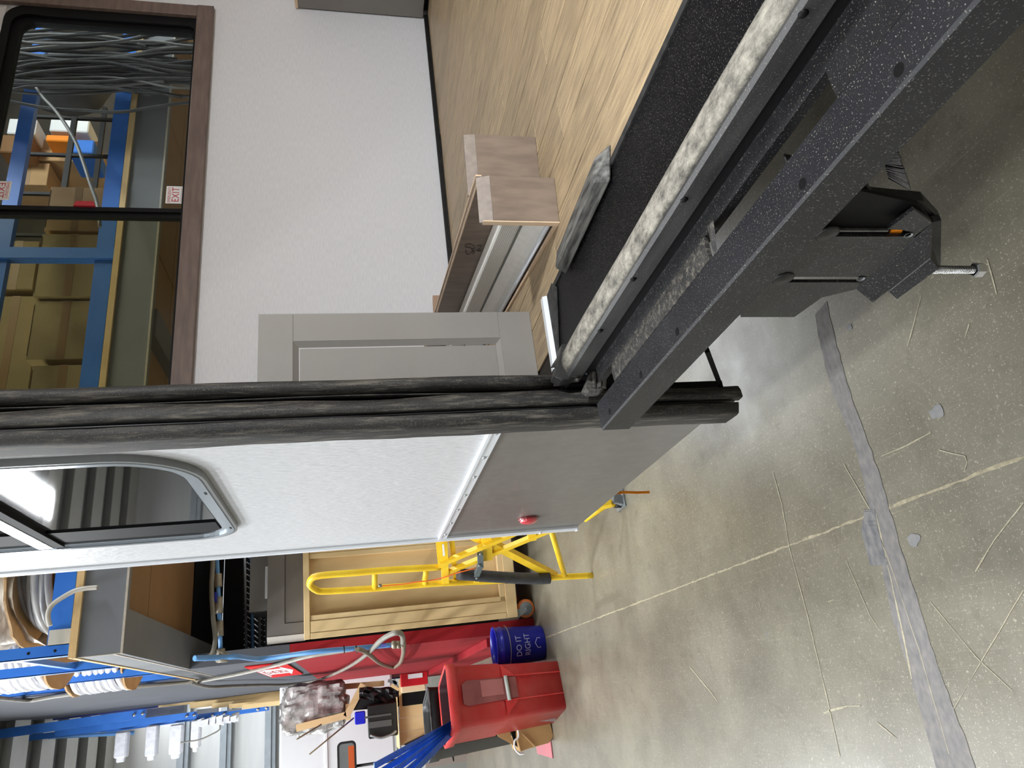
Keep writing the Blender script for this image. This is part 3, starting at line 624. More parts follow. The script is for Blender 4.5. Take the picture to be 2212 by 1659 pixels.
# headrail, fabric, tube and lower strip
vb(.03, .052, FZ+.060, 1.32, 0.046, 0.052).build('head_rail', blindw, VL, bev=0.004)
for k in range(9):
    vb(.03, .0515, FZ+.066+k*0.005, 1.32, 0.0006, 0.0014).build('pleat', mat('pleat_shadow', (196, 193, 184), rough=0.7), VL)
vb(.03, .054, FZ+.052, 1.32, 0.004, 0.008).build('rail_gap', mat('grey_rail', (130, 132, 126), rough=0.5), VL)
MB().slab([VO+ve*.03+vsd*.050+vz*(FZ+.056), VO+ve*.03+vsd*.030+vz*(FZ+.030), VO+ve*.03+vsd*.022+vz*(FZ+.012), VO+ve*.03+vsd*.026+vz*(FZ+.010), VO+ve*.03+vsd*.036+vz*(FZ+.030), VO+ve*.03+vsd*.056+vz*(FZ+.054)], ve*1.32).build('blind_fabric', blindw, VL)
MB().tube([VO+ve*.03+vsd*.017+vz*(FZ+.013), VO+ve*1.35+vsd*.017+vz*(FZ+.013)], 0.0065, 10).build('bottom_rod', whitem, VL)
vb(.02, -.001, FZ, 1.35, 0.008, 0.006).build('lower_lip', rawply, VL)
vb(.02, .006, FZ+.001, 1.35, 0.006, 0.004).build('lip_groove', frameb, VL)
MB().slab([VO+ve*.022+vsd*s_+vz*z_ for s_, z_ in ((.01, FZ+.020), (.045, FZ+.055), (.045, FZ+.04), (.03, FZ+.012), (.012, FZ+.010))], ve*.006).build('end_plug', mat('cream_plastic', (226, 218, 180), rough=0.5), VL)
# pen scribble on the face board
def scrib(pts, nm='pen_mark'):
    out = []
    for px, py in pts:
        d = CF - CR*((py-829.5)/FPX) - CU*((px-1106)/FPX); o = Vector((0, 0, CAMH)); t = ((VO+vsd*.0985-o).dot(vsd))/d.dot(vsd); out.append(o+d*t)
    MB().tube(smooth_path(out, 4), 0.0008, 4).build(nm, blackink, VL)
scrib([(1006, 540), (1007, 548), (1014, 549), (1020, 543), (1024, 545), (1022, 549)])
scrib([(1022, 543), (1016, 535), (1006, 534), (1006, 528), (1016, 527), (1024, 532), (1024, 537), (1018, 536)])
scrib([(1024, 541), (1034, 541), (1040, 538)])
scrib([(1030, 531), (1035, 530), (1041, 531), (1031, 541), (1039, 543)])
MB().slab([at(935, 638, Y=2.70), at(958, 638, Y=2.70), at(958, 676, Y=2.70), at(937, 676, Y=2.70)], (0, 0.02, 0)).build('corner_piece', mat('tan_board', (168, 140, 118), rough=0.6), VL)
#SPLIT2
# ------------------------------------------------------------------ the storage platform behind the trailer
PX = .42
PF = thing('storage_platform', 'dark grey boxed storage platform with brown hardboard underside behind the trailer', 'platform', (2.0, 5.5, 2.6))
zb, zt = 2.665, 2.875
MB().box((PX, 4.38, zb), (8.0, 4.40, zt)).build('front_fascia', darkgrey, PF)
MB().box((PX, 4.40, zb), (PX+.02, 7.7, zt)).build('side_fascia', darkgrey, PF)
MB().box((PX+.02, 4.40, zb), (8.0, 4.46, zb+.02)).build('fascia_underside', darkgrey, PF)
MB().box((PX+.02, 4.46, zb), (PX+.235, 7.7, zb+.02)).build('side_underside', darkgrey, PF)
raw = mat('raw_board_edge', (176, 166, 152), (196, 186, 172), 40, rough=0.8)
MB().box((PX-.004, 4.374, zb-.010), (8.0, 4.384, zb+.001)).build('frayed_edge', raw, PF)
MB().box((PX-.004, 4.378, zb), (PX, 4.386, zt)).build('frayed_edge', raw, PF)
MB().box((PX-.004, 4.386, zb+.030), (PX+.001, 7.7, zb+.040)).build('frayed_edge', raw, PF)
for k in range(4): MB().box((PX+.235+k*1.22, 4.46, zb+.05), (PX+.235+min(k*1.22+1.21, 7.0), 5.05, zb+.06)).build('hardboard_sheet', ply, PF)
for k in range(4): MB().box((PX+.235+k*1.22, 5.06, zb+.05), (PX+.235+k*1.22+1.21, 6.35, zb+.06)).build('hardboard_sheet', ply, PF)
MB().box((1.62, 4.46, zb-.01), (1.95, 7.7, zb+.05)).build('joist', darkgrey, PF)
MB().box((2.35, 4.46, zb-.02), (2.55, 7.7, zb+.05)).build('joist', mat('mid_grey_joist', (98, 98, 98), rough=0.6), PF)
MB().box((PX, 6.36, zb+.04), (8.0, 7.7, zb+.06)).build('dark_soffit', void, PF)
MB().box((PX-.006, 4.36, zt), (8.0, 7.7, zt+.018)).build('deck_sheet', pinepanel, PF)
MB().box((PX-.002, 4.365, zt+.020), (8.0, 7.7, zt+.038)).build('deck_sheet', pinepanel, PF)

EW = thing('end_wall_panel', 'long end wall painted grey above and red below, beside the pine crate', 'wall panel', (PX+.05, 9.8, 0))
MB().box((PX, 6.12, 1.95), (PX+.10, 13.6, 2.875)).build('grey_panel', greyp, EW)
MB().box((PX, 7.35, 2.876), (PX+.10, 13.4, 6.3)).build('grey_panel', greyp, EW)
MB().box((PX, 6.12, 0), (PX+.10, 13.6, 1.949)).build('red_panel', redp, EW)
MB().box((PX-.07, 6.45, 0), (PX, 13.0, .36)).build('red_plinth', redp, EW, bev=.004)
MB().box((PX+.10, 7.70, 0), (2.05, 7.75, 2.70)).build('dark_back_panel', void, EW)
MB().box((PX-.02, 13.6, 0), (PX+.12, 13.66, 6.3)).build('edge_angle', mat('blue_edge', (60, 70, 130), rough=0.5), EW)

# blue pallet rack on the platform
RK = thing('pallet_rack', 'bright blue steel pallet rack standing on the grey platform', 'rack', (2.0, 5.0, zt+.04))
za = zt+.04
MB().box((PX+.06, 4.40, at(169, 1228, Y=4.4).z+.005), (8.0, 4.45, at(110, 1320, Y=4.4).z)).build('front_beam', bluep, RK)
MB().box((PX+.06, 5.40, za), (8.0, 5.45, za+.12)).build('rear_beam', bluep, RK)
for y in (4.385, 5.43, 6.45, 7.3):
    MB().box((PX+.015, y, za), (PX+.02, y+.07, 6.2)).box((PX+.015, y, za), (PX+.075, y+.005, 6.2)).build('upright', bluep, RK)
for ya_, yb_ in ((4.45, 5.43), (6.52, 7.3)):
    z = za+.35; s_ = 0
    while z < 5.9:
        a = (PX+.045, ya_ if s_ % 2 == 0 else yb_, z); b = (PX+.045, yb_ if s_ % 2 == 0 else ya_, z+.62)
        MB().bar(a, b, .03, .035).build('diagonal_brace', bluep, RK); z += .62; s_ += 1
for z in (za+.32, za+1.6, za+2.9): MB().bar((PX+.045, 4.45, z), (PX+.045, 5.43, z), .03, .035).build('cross_brace', bluep, RK)
ub = at(45, 300, Y=4.42)
MB().box((PX+.06, 4.40, ub.z-.06), (8.0, 4.45, ub.z+.03)).build('upper_beam', bluep, RK)
xp = at(120, 553, Y=4.42).x
MB().box((xp-.04, 4.38, za), (xp+.04, 4.45, 6.2)).build('upright', bluep, RK)
MB().box((xp-.04, 5.40, za), (xp+.04, 5.45, 6.2)).build('upright', bluep, RK)
for px_, py_ in ((60, 1427.5), (118, 1419.5), (159, 1411)):
    p = at(px_, py_-8, Y=4.383); MB().lathe((PX+.045, 4.384, p.z), [(0.008, 0), (0, 0.001)], 8, (0, -1, 0)).build('peg_hole', void, RK)
p = at(140, 1378, Y=4.395)
MB().box((p.x-.035, 4.385, p.z-.075), (p.x+.045, 4.40, p.z+.075)).build('load_tag', mat('putty_tag', (196, 192, 182), rough=0.6), RK)
# cartons on the rack, seen through the rear window
def carton(px0, py0, px1, py1, Y, dep, lab, m_=card, grp='cartons on the blue rack'):
    a = at(px0, py0, Y=Y); b = at(px1, py1, Y=Y); x0_, x1_ = sorted((a.x, b.x)); z0_, z1_ = sorted((a.z, b.z))
    t = thing('carton', lab, 'carton', ((x0_+x1_)/2, Y+dep/2, z0_), grp)
    MB().box((x0_, Y, z0_), (x1_, Y+dep, z1_)).build('box_body', m_, t, bev=0.004)
    MB().box((x0_-.001, Y-.0012, (z0_+z1_)/2-.025), (x1_+.001, Y, (z0_+z1_)/2+.025)).build('tape_strip', mat('carton_tape', (150, 118, 78), rough=0.4), t)
    MB().box((x0_+.03, Y-.002, z1_-.006), (x1_-.03, Y, z1_-.002)).build('lid_seam', mat('carton_seam', (90, 68, 44), rough=0.9), t)
    return t
olive = mat('aged_cardboard', (150, 132, 92), (164, 144, 104), 5, rough=0.8)
carton(110, 403, 222, 500, 4.75, .5, 'tan carton on the rack seen just right of the window mullion')
carton(92, 505, 215, 640, 4.72, .5, 'carton on the blue rack directly left of the blue upright behind the dark pane', olive)
carton(75, 650, 200, 775, 4.74, .5, 'carton at the far left of the rack behind the dark pane', olive)
carton(0, 520, 70, 625, 4.9, .5, 'upper carton stacked high behind the dark pane beside the upright', olive)
carton(-20, 640, 60, 850, 4.9, .5, 'tall upper carton at the top left of the dark pane', olive)
carton(70, 790, 190, 900, 4.7, .5, 'carton half hidden by the black bay seal', olive)
carton(70, 300, 205, 350, 6.6, .5, 'brown carton with a white film skirt deep in the rack')
carton(20, 350, 100, 400, 6.6, .5, 'small brown carton high up deep in the rack')
brown = mat('brown_board', (120, 84, 44), (140, 100, 56), 4, rough=0.7)
for k, (a0, b0, a1, b1, mm, nm) in enumerate(((20, 255, 75, 290, whitep, 'white roll'), (100, 290, 150, 305, orange, 'orange box'), (150, 300, 200, 330, bluep, 'blue tub'), (110, 255, 190, 285, whitep, 'white panel'), (5, 290, 65, 330, brown, 'brown board'))):
    a = at(a0, b0, Y=6.4); b = at(a1, b1, Y=6.4)
    tag(MB().box((min(a.x, b.x), 6.4, min(a.z, b.z)), (max(a.x, b.x), 6.8, max(a.z, b.z))).build('stored_'+{'panel': 'sheet'}.get(nm.split()[1], nm.split()[1]), mm, None, bev=.01), nm+' stored deep in the blue rack behind the hanging cables', nm.split()[1])
for z_, nm in ((ub.z-.55, 'lower'), (ub.z+.05, 'upper')):
    t = thing('wire_shelf', nm+' black steel shelf rail frame inside the rack behind the window', 'shelf', (4.2, 5.4, z_))
    MB().bar((3.2, 5.3, z_), (5.6, 5.3, z_), .03, .04).build('front_rail', void, t)
    MB().bar((3.2, 5.9, z_), (5.6, 5.9, z_), .03, .04).build('rear_rail', void, t)
    for k in range(6): MB().bar((3.3+k*.4, 5.3, z_-.3), (3.3+k*.4, 5.3, z_+.3), .025, .025).build('post', void, t)
tag(MB().box((PX+.3, 7.5, zt), (9.0, 7.55, 6.2)).build('rack_backing', mat('dim_backing', (58, 56, 54), (88, 82, 72), 1.5, rough=0.8)), 'dim backing sheets behind the blue rack shelves', 'panel')

# hanging cables seen through the rear window
rnd = random.Random(11)
for i in range(74):
    py = rnd.choice((rnd.gauss(120, 26), rnd.gauss(165, 18), rnd.uniform(50, 215)))
    Yc = rnd.uniform(4.05, 4.32); x0_ = rnd.uniform(-260, -120); x1_ = rnd.choice((430, 470, 520)) if rnd.random() < .75 else rnd.uniform(280, 420)
    pts = []; ph = rnd.uniform(0, 6); am = rnd.uniform(5, 17)
    n = 9; drift = rnd.uniform(-25, 25)
    for k in range(n+1):
        px = x0_+(x1_-x0_)*k/n
        pts.append(at(px, py+am*math.sin(ph+px*0.011+0.4*math.sin(px*.02))+drift*(k/n), Y=Yc))
    tag(MB().tube(smooth_path(pts, 3), rnd.uniform(.0075, .0125), 6).build('hanging_cable', dcable if rnd.random() < .8 else cable), 'grey cable in the thick hanging bunch seen through the rear window', 'cable', 'hanging cables behind the rear window')
tag(MB().tube(smooth_path([at(px, py, Y=4.1) for px, py in ((78, 188), (95, 212), (125, 245), (160, 300), (178, 345), (196, 400), (210, 440), (216, 490))], 5), .011, 8).build('loose_cable', cable), 'single pale grey cable curving down alone below the hanging bunch', 'cable')
# dark fabric bag among the cables
bm = bmesh.new(); bmesh.ops.create_icosphere(bm, subdivisions=3, radius=1)
cpt = at(150, 175, Y=4.9)
me = bpy.data.meshes.new('dark_bag')
for v in bm.verts:
    v.co = Vector((v.co.x*.32, v.co.y*.2, v.co.z*.34*(1+.1*math.sin(v.co.x*5)))) + cpt
bm.to_mesh(me); bm.free(); me.materials.append(mat('dark_bag_fabric', (44, 46, 50), (62, 64, 68), 6, rough=0.7))
for pl in me.polygons: pl.use_smooth = True
o = bpy.data.objects.new('cable_bag', me); C.objects.link(o); tag(o, 'dark rounded bag hanging behind the bunch of cables', 'bag')

# cable reels on the platform left of the trailer
def torus_path(c, r_, n=40, wob=0, seed=0):
    rn = random.Random(seed); ph = rn.uniform(0, 6)
    return [Vector((c[0]+math.cos(2*math.pi*i/n)*r_*(1+wob*math.sin(3*2*math.pi*i/n+ph)), c[1]+math.sin(2*math.pi*i/n)*r_, c[2]+.012*math.sin(2*2*math.pi*i/n+ph))) for i in range(n)]
cl = at(60, 1388, Y=4.85)
rc = (cl.x+.40, 4.86)
t = thing('cable_reel', 'reel of thick grey cable between ragged cardboard flanges on the platform edge', 'cable reel', (rc[0], rc[1], za))
zlo = at(108, 1320, Y=4.5).z; zhi = at(22, 1320, Y=4.5).z
for k in range(7):
    z = zlo+.03+(zhi-zlo)*k/7
    MB().tube(torus_path((rc[0], rc[1], z), .385-.012*abs(k-2)-.01*k, 40, .012, k), .026, 8, closed=True).build('cable_turn', cable if k % 2 else mat('pale_cable', (150, 149, 146), (176, 174, 168), 6, rough=0.45), t)
def disc(c, r_, z, th, rag, seed):
    rn = random.Random(seed); n = 48
    return MB().slab([(c[0]+math.cos(2*math.pi*i/n)*r_*(1+rn.uniform(-rag, rag)), c[1]+math.sin(2*math.pi*i/n)*r_*(1+rn.uniform(-rag, rag)), z+rn.uniform(-.008, .008)) for i in range(n)], (0, 0, th))
disc(rc, .40, zlo-.035, .008, .03, 1).build('lower_flange', card, t)
disc(rc, .37, za, .02, .01, 5).build('lower_flange', card, t)
disc(rc, .44, zhi+.02, .012, .02, 2).build('upper_flange', card, t)
MB().lathe((rc[0], rc[1], za), [(.14, 0), (.14, zhi-za)], 24).build('hub', card, t)
wrapc = mat('crinkled_kraft_wrap', (150, 132, 108), (206, 196, 180), 12, stretch=(1, 1, 3), rough=0.45, bump=1.0, bscale=16)
rn = random.Random(3); n = 40; vs = []; fs = []
for j in range(7):
    for i in range(n):
        a = 2*math.pi*i/n; r_ = .40+.03*math.sin(a*5+j)+.012*rn.uniform(-1, 1)+.03*math.sin(j*1.1)
        vs.append((rc[0]+math.cos(a)*r_, rc[1]+math.sin(a)*r_, zhi+.30-j*.052-.05*max(0, math.sin(a*2.0+2.5))*(j/6)))
for j in range(6):
    for i in range(n): fs.append((j*n+i, j*n+(i+1) % n, (j+1)*n+(i+1) % n, (j+1)*n+i))
MB().add(vs, fs, True).build('kraft_wrap', wrapc, t)
for nm, c_, seed in (('front', (.82, 5.95), 4), ('rear', (.80, 6.75), 5)):
    t = thing('duct_coil', nm+' coil of white ribbed hose standing with brown flanges in the blue rack end', 'hose coil', (c_[0], c_[1], za))
    z_ = za+.62 if nm == 'front' else za+.35
    for k in range(8): MB().tube(torus_path((c_[0], c_[1], z_+k*.045), .42, 36, .004, k), .024, 8, closed=True).build('hose_turn', plasticw, t)
    disc(c_, .45, z_-.05, .012, .01, 6).build('flange', card, t); disc(c_, .45, z_+.36, .012, .01, 7).build('flange', card, t)
    disc(c_, .2, za, z_-za-.04, .01, 8).build('hub', card, t)
tag(MB().tube(smooth_path([at(px, py, Y=4.34) for px, py in ((108, 1352), (104, 1335), (106, 1318), (116, 1304), (136, 1290), (160, 1277), (185, 1271), (211, 1269))], 6), .0125, 10).build('loose_cable', mat('cream_cable', (188, 182, 170), (200, 194, 184), 8, rough=0.4)), 'cut end of cream cable drooping over the blue beam and grey fascia', 'cable')

# conduits and pipes
def pp(pts, **k): return [at(px, py, **k) for px, py in pts]
cond = mat('grey_conduit', (120, 116, 108), (140, 136, 126), 8, rough=0.5)
tag(MB().tube(smooth_path(pp([(-10, 1507), (30, 1511), (66, 1513), (120, 1504), (240, 1489), (330, 1480), (412, 1473)], X=.405)+pp([(440, 1470), (520, 1455), (600, 1436), (660, 1419), (720, 1409), (766, 1402)], X=.395), 4), .016, 8).build('conduit', cond), 'grey flexible conduit running down the face of the grey and red wall panel', 'conduit')
hz = smooth_path(pp([(412, 1474), (430, 1480), (455, 1484), (500, 1482), (560, 1480), (620, 1479), (680, 1471), (730, 1452), (770, 1430), (800, 1406), (822, 1384), (845, 1370), (862, 1367), (870, 1376), (870, 1390)], X=.37), 5)
tag(MB().tube(hz, .016, 8).build('air_hose', cond), 'grey air hose looping up from the brass fitting across the red panel', 'hose')
tag(MB().tube(smooth_path(pp([(771, 1402), (785, 1406), (800, 1416), (820, 1432), (840, 1440), (852, 1441), (864, 1432), (871, 1412), (871, 1392)], X=.36), 5), .017, 8).build('air_hose', mat('brown_hose', (124, 112, 98), (140, 126, 108), 8, rough=0.5)), 'short hose loop hanging below the blue air pipe on the red panel', 'hose')
t = thing('air_pipe', 'light blue compressed air pipe running along the platform and down the red panel', 'pipe', tuple(at(478, 1422, Y=6.02)))
MB().tube(pp([(464, 1120), (470, 1235), (474, 1330), (477, 1415)], Y=6.0), .016, 10).build('horizontal_pipe', bluepipe, t)
MB().tube(smooth_path(pp([(420, 1422), (480, 1420), (512, 1418), (535, 1421), (560, 1423), (600, 1419), (680, 1408), (770, 1400), (848, 1393)], X=.40), 5), .017, 10).build('down_pipe', bluepipe, t)
for a, b, r_ in (((471, 1240), (472, 1268), .028), ((472, 1290), (473, 1325), .030), ((474, 1342), (475, 1374), .028), ((477, 1402), (478, 1416), .030)):
    MB().tube(pp([a, b], Y=5.99), r_, 10).build('fitting', brass, t)
MB().tube(pp([(470, 1421), (490, 1420)], X=.40), .03, 10).build('fitting', brass, t)
for px in (848, 858, 868): MB().tube(pp([(px, 1393), (px+7, 1392)], X=.39), .028, 10).build('fitting', brass, t)
MB().tube(pp([(870, 1378), (872, 1400), (871, 1418)], X=.375), .013, 8).build('valve', brass, t)
MB().bar(at(463, 1280, Y=5.95), at(463, 1300, Y=5.95), .03, .04).build('valve_handle', bluebk, t)
MB().slab(pp([(823, 1398), (821, 1392), (700+133, 1391), (835, 1396)], X=.376), (0.004, 0, 0)).build('pipe_label', bluebk, t)
for px in (743, 769): MB().tube(pp([(px, 1396), (px+1, 1410)], X=.372), .005, 6).build('cable_tie', void, t)
tag(MB().tube(smooth_path(pp([(460, 1150), (460, 1210), (457, 1270), (460, 1330), (465, 1380), (458, 1412), (440, 1424)], Y=5.9), 5), .017, 8).build('grey_hose', cond), 'grey hose running level just above the blue air pipe under the platform', 'hose')

# fire extinguisher sign
y0_, y1_ = at(595, 1434, X=.41).y, at(595, 1463, X=.41).y
z1_, z0_ = at(551, 1450, X=.41).z, at(637, 1445, X=.41).z
t = thing('fire_sign', 'red and white FIRE EXTINGUISHER arrow sign on the grey wall panel', 'sign', (.41, (y0_+y1_)/2, (z0_+z1_)/2))
MB().box((.408, y0_, z0_), (.416, y1_, z1_)).build('plate', mat('sign_red', (208, 30, 34), rough=0.7, spec=0.2), t)
hh = z1_-z0_; ww = y1_-y0_
def sp(a, b): return (.4065, y1_-ww*a, z0_+hh*b)
MB().slab([sp(.5, .06), sp(.16, .28), sp(.30, .28), sp(.30, .80), sp(.12, .96), sp(.88, .96), sp(.70, .80), sp(.70, .28), sp(.84, .28)], (.001, 0, 0)).build('arrow', whiteink, t)
mb = MB(); ey = Vector((0, -1, 0)); ezz = Vector((0, 0, 1))
put_text(mb, 'FIRE', hh*.14, Vector(sp(.22, .80))-Vector((.0015, 0, 0)), ey, ezz*1.0, ww*.58)
for k, ch in enumerate('EXTINGUISHER'): put_text(mb, ch, hh*.050, Vector(sp(.40, .745-k*.046))-Vector((.0015, 0, 0)), ey, ezz, ww*.20)
mb.build('lettering', redtxt, t)

# ------------------------------------------------------------------ pine crate with grey cabinets on top
cn = at(1129, 1332, Y=6.0); O = Vector((cn.x, 6.0, .155)); e1 = Vector((.9915, -.13, 0)); e2 = Vector((.13, .9915, 0)); ez = Vector((0, 0, 1))
topz = at(657, 1386, Y=6.0).z
CRT = thing('pine_crate', 'tall pine crate on orange casters with recessed plywood panels', 'crate', (O.x, O.y, 0))
def cb(s, d, z, ws, wd, hz_, nm, m_, bev=0.003): return MB().obox(O+e1*s+e2*d+ez*(z-O.z), e1*ws, e2*wd, ez*hz_).build(nm, m_, CRT, bev=bev)
H_ = topz-O.z; z0_ = O.z
cb(0, 0, topz-.045, 1.42, .09, .045, 'top_rail', pine); cb(0, 0, z0_, 1.42, .09, .09, 'bottom_rail', pine)
cb(0, 0, z0_+.091, .045, .09, H_-.138, 'corner_post', pine); cb(.047, .004, z0_+.091, .085, .05, H_-.138, 'corner_post', pine); cb(.134, .012, z0_+.091, .040, .06, H_-.138, 'inner_post', pine)
cb(.60, .02, z0_+.135, .040, .07, H_-.181, 'centre_post', pine); cb(.05, .012, z0_+.091, 1.37, .06, .042, 'inner_rail', pine)
cb(.642, .02, z0_+.135, .05, .07, H_-.181, 'centre_post', pine)
cb(.05, .085, z0_+.09, 1.37, .012, H_-.13, 'plywood_panel', pinepanel)
cb(0, .091, z0_+.09, .012, .62, H_-.13, 'side_panel', pinepanel); cb(0, .62, z0_, .045, .09, H_, 'rear_post', pine)
cb(-.002, .091, topz-.09, .05, .55, .09, 'side_rail', pine); cb(-.002, .091, z0_, .05, .55, .09, 'side_rail', pine)
cb(.0, .10, topz-.012, 1.42, .60, .012, 'lid', pinepanel); cb(0, .10, z0_, 1.42, .60, .012, 'base', pinepanel)
for c_ in (at(1160, 1312, Y=6.02), O+e1*.10+e2*.56, O+e1*1.3+e2*.06):
    c_ = Vector((c_.x, c_.y, .076))
    wh = MB().lathe(c_-e2*.0, [(0, 0), (.05, 0), (.066, .004), (.075, .012), (.075, .032), (.066, .04), (.05, .044), (0, .044)], 24, tuple(e2)).build('caster', orangew, CRT)
    MB().lathe(c_-e2*.003, [(0, 0), (.050, 0), (.054, .004)], 24, tuple(e2)).build('wheel_disc', zinc, wh)
    for q in (-.012, .050): MB().slab([c_+e2*q+e1*-.014-ez*.012, c_+e2*q+e1*.014-ez*.012, c_+e2*q+e1*.0+ez*.079, c_+e2*q+e1*-.07+ez*.079], e2*.004).build('fork', zinc, wh)
    MB().lathe(c_-e2*.014, [(0, 0), (.010, 0), (.010, .004)], 8, tuple(e2)).build('axle_nut', zinc, wh)
gd = mat('dark_greige_cabinet', (108, 104, 100), (118, 113, 109), 4, rough=0.45)
def pbox(px0, py0, px1, py1, Y, dep):
    a = at(px0, py0, Y=Y); b = at(px1, py1, Y=Y)
    return (min(a.x, b.x), Y, min(a.z, b.z)), (max(a.x, b.x), Y+dep, max(a.z, b.z))
a, b = pbox(580, 1100, 657, 1369, 6.12, .45); a = (a[0], a[1], topz+.001)
t = thing('wall_cabinet', 'greige shaker wall cabinet resting on top of the pine crate', 'cabinet', ((a[0]+b[0])/2, 6.3, a[2]))
MB().box((a[0], 6.14, a[2]), b).build('carcass', gd, t)
MB().box((a[0], 6.12, a[2]), (a[0]+.09, 6.14, b[2])).box((a[0]+.09, 6.12, b[2]-.13), (b[0], 6.14, b[2])).build('door_frame', gd, t)
MB().box((a[0]+.095, 6.128, a[2]), (b[0], 6.14, b[2]-.135)).build('door_panel', gd, t)
MB().slab([(a[0]-.05, 6.14, a[2]), (a[0], 6.115, a[2]), (a[0], 6.14, a[2])], (0, 0, b[2]-a[2])).build('light_edge', mat('light_greige_edge', (190, 184, 176), rough=0.4), t)
a2, b2 = pbox(543, 1100, 579, 1318, 6.22, .4)
t = thing('grey_drawer_box', 'dark greige cabinet stacked above the wall cabinet with a white handle strip', 'cabinet', ((a2[0]+b2[0])/2, 6.4, a2[2]))
MB().box(a2, b2).build('carcass', gd, t, bev=.003)
a3, b3 = pbox(573, 1224, 582, 1292, 6.20, .02); MB().box(a3, b3).build('handle_strip', whitep, t, bev=.003)
t = thing('beige_panels', 'two light greige boards standing behind the wall cabinet', 'board', (at(600, 1400, Y=6.5).x, 6.5, topz))
for k, (u0, u1) in enumerate(((1366, 1384), (1386, 1412))):
    a4, b4 = pbox(592, u0, 655, u1, 6.52+k*.03, .02); MB().box(a4, b4).build('board', greycab, t)
t = thing('wire_shelving', 'grey wire shelving unit behind the cabinets under the platform', 'shelving', (1.2, 7.0, 1.8))
for px_ in (527, 541, 556, 571, 584):
    MB().tube([at(px_, 1100, Y=6.95), at(px_+5, 1404, Y=6.95)], .012, 6).build('shelf_rail', zinc if px_ != 541 else bluepipe, t)
k = 0
for u0 in range(1120, 1396, 13):
    MB().tube([at(527, u0, Y=6.97), at(541, u0+9, Y=6.97)], .005, 5).build('truss_wire', mat('bright_wire', (200, 202, 204), rough=0.3, metal=0.3), t)
for u0 in range(1322, 1396, 12):
    MB().tube([at(546, u0, Y=6.97), at(566, u0+16, Y=6.97)], .006, 5).build('truss_wire', MATS['bright_wire'], t)
    MB().tube([at(570, u0+6, Y=6.99), at(596, u0-8, Y=6.99)], .006, 5).build('truss_wire', MATS['bright_wire'], t)

# ------------------------------------------------------------------ yellow stand
Yf = at(1280, 1243, Z=0); Yr = at(1343, 1087, Z=0)
dv = (Yr-Yf); dv.z = 0; nrm = Vector((-dv.y, dv.x, 0)).normalized()
def ys(px, py, off=0.0):
    d = CF - CR*((py-829.5)/FPX) - CU*((px-1106)/FPX); o = Vector((0, 0, CAMH)); t = ((Yf+nrm*off-o).dot(nrm))/d.dot(nrm); return o+d*t
ST = thing('yellow_stand', 'chipped yellow tubular folding stand leaning upright behind the trailer corner', 'stand', (Yf.x, Yf.y, 0))
lp = [(1280, 1243), (1198, 1247), (1120, 1252), (1022, 1257), (950, 1260), (880, 1265.5), (810, 1271), (750, 1275), (697, 1277.5), (682, 1274), (672, 1267), (669, 1260), (672, 1252), (680, 1246), (704, 1242), (765, 1237.5), (810, 1233.5), (880, 1229), (952, 1225)]
MB().tube(smooth_path([ys(*p) for p in lp], 4), .0185, 10).build('hoop', yellow, ST)
def yt(a, b, w_, nm='brace', m_=yellow, off=0.0): return MB().bar(ys(*a, off), ys(*b, off), w_, w_*.8, up=tuple(nrm)).build(nm, m_, ST)
MB().tube([ys(810, 1235), ys(809, 1270)], .016, 10).build('rung', yellow, ST); MB().tube([ys(921, 1230), ys(917, 1262)], .016, 10).build('rung', yellow, ST)
yt((944, 1130), (953, 1222), .034, 'flat_strut'); yt((956, 1130), (962, 1256), .040, 'post'); yt((972, 1130), (985, 1254), .028, 'flat_strut', off=.03)
yt((953, 1218), (1192, 1118), .030, 'diagonal', off=-.02); yt((964, 1237), (1192, 1143), .030, 'diagonal')
yt((1048, 1130), (1053, 1204), .055, 'post', off=.01); yt((1145, 1110), (1149, 1163), .045, 'post', off=.01)
yt((1005, 1152), (1046, 1170), .034, 'gusset_strut', off=.03); yt((1063, 1174), (1200, 1245), .045, 'channel_brace', off=.02)
MB().tube([ys(1189, 1140), ys(1219, 1242)], .017, 10).build('rear_strut', yellow, ST)
yt((1192, 1118), (1320, 1088), .034, 'cross_member', off=-.02)
MB().tube([ys(1262, 1122), ys(1316, 1086)], .018, 8).build('cross_member', yellow, ST)
MB().tube([ys(1312, 1087), ys(1330, 1087)], .020, 10).build('rear_foot', yellow, ST); MB().tube([ys(1327, 1087), ys(1343, 1087)], .026, 10).build('foot_cap', darkr, ST)
lk = mat('grey_link_plate', (84, 94, 96), (96, 106, 106), 10, rough=0.5)
yt((1037, 1195), (1038, 1224), .032, 'link_plate', lk, -.03); yt((1038, 1220), (1029, 1243), .030, 'link_plate', lk, -.035); yt((1032, 1242), (1029, 1256), .032, 'lug', yellow, -.01)
for q in ((1038, 1197), (1036, 1222), (1030, 1249)): MB().lathe(ys(*q, -.05), [(0, -.004), (.008, -.004), (.008, .004), (0, .004)], 10, tuple(nrm)).build('bolt', zinc, ST)
MB().tube(smooth_path([ys(990, 1240, -.02), ys(1040, 1244, -.02), ys(1100, 1248, -.02), ys(1160, 1250, -.02), ys(1187, 1249, -.02)], 4), .034, 12).build('foam_sleeve', mat('black_foam', (52, 52, 56), (66, 66, 70), 30, rough=0.8), ST)
MB().bar(ys(1003, 1262, 0), ys(1110, 1257, 0), .012, .012).build('dark_strip', void, ST)
MB().tube(smooth_path([ys(*p, -.03) for p in ((822, 1266), (870, 1262), (900, 1257), (930, 1254), (960, 1247), (990, 1237), (1028, 1227))], 4), .0035, 6).build('orange_cord', mat('orange_cord', (236, 110, 40), rough=0.5), ST)
MB().lathe(ys(821, 1265, -.03), [(0, -.005), (.010, -.005), (.010, .005), (0, .005)], 10, tuple(nrm)).build('cord_clip', zinc, ST)
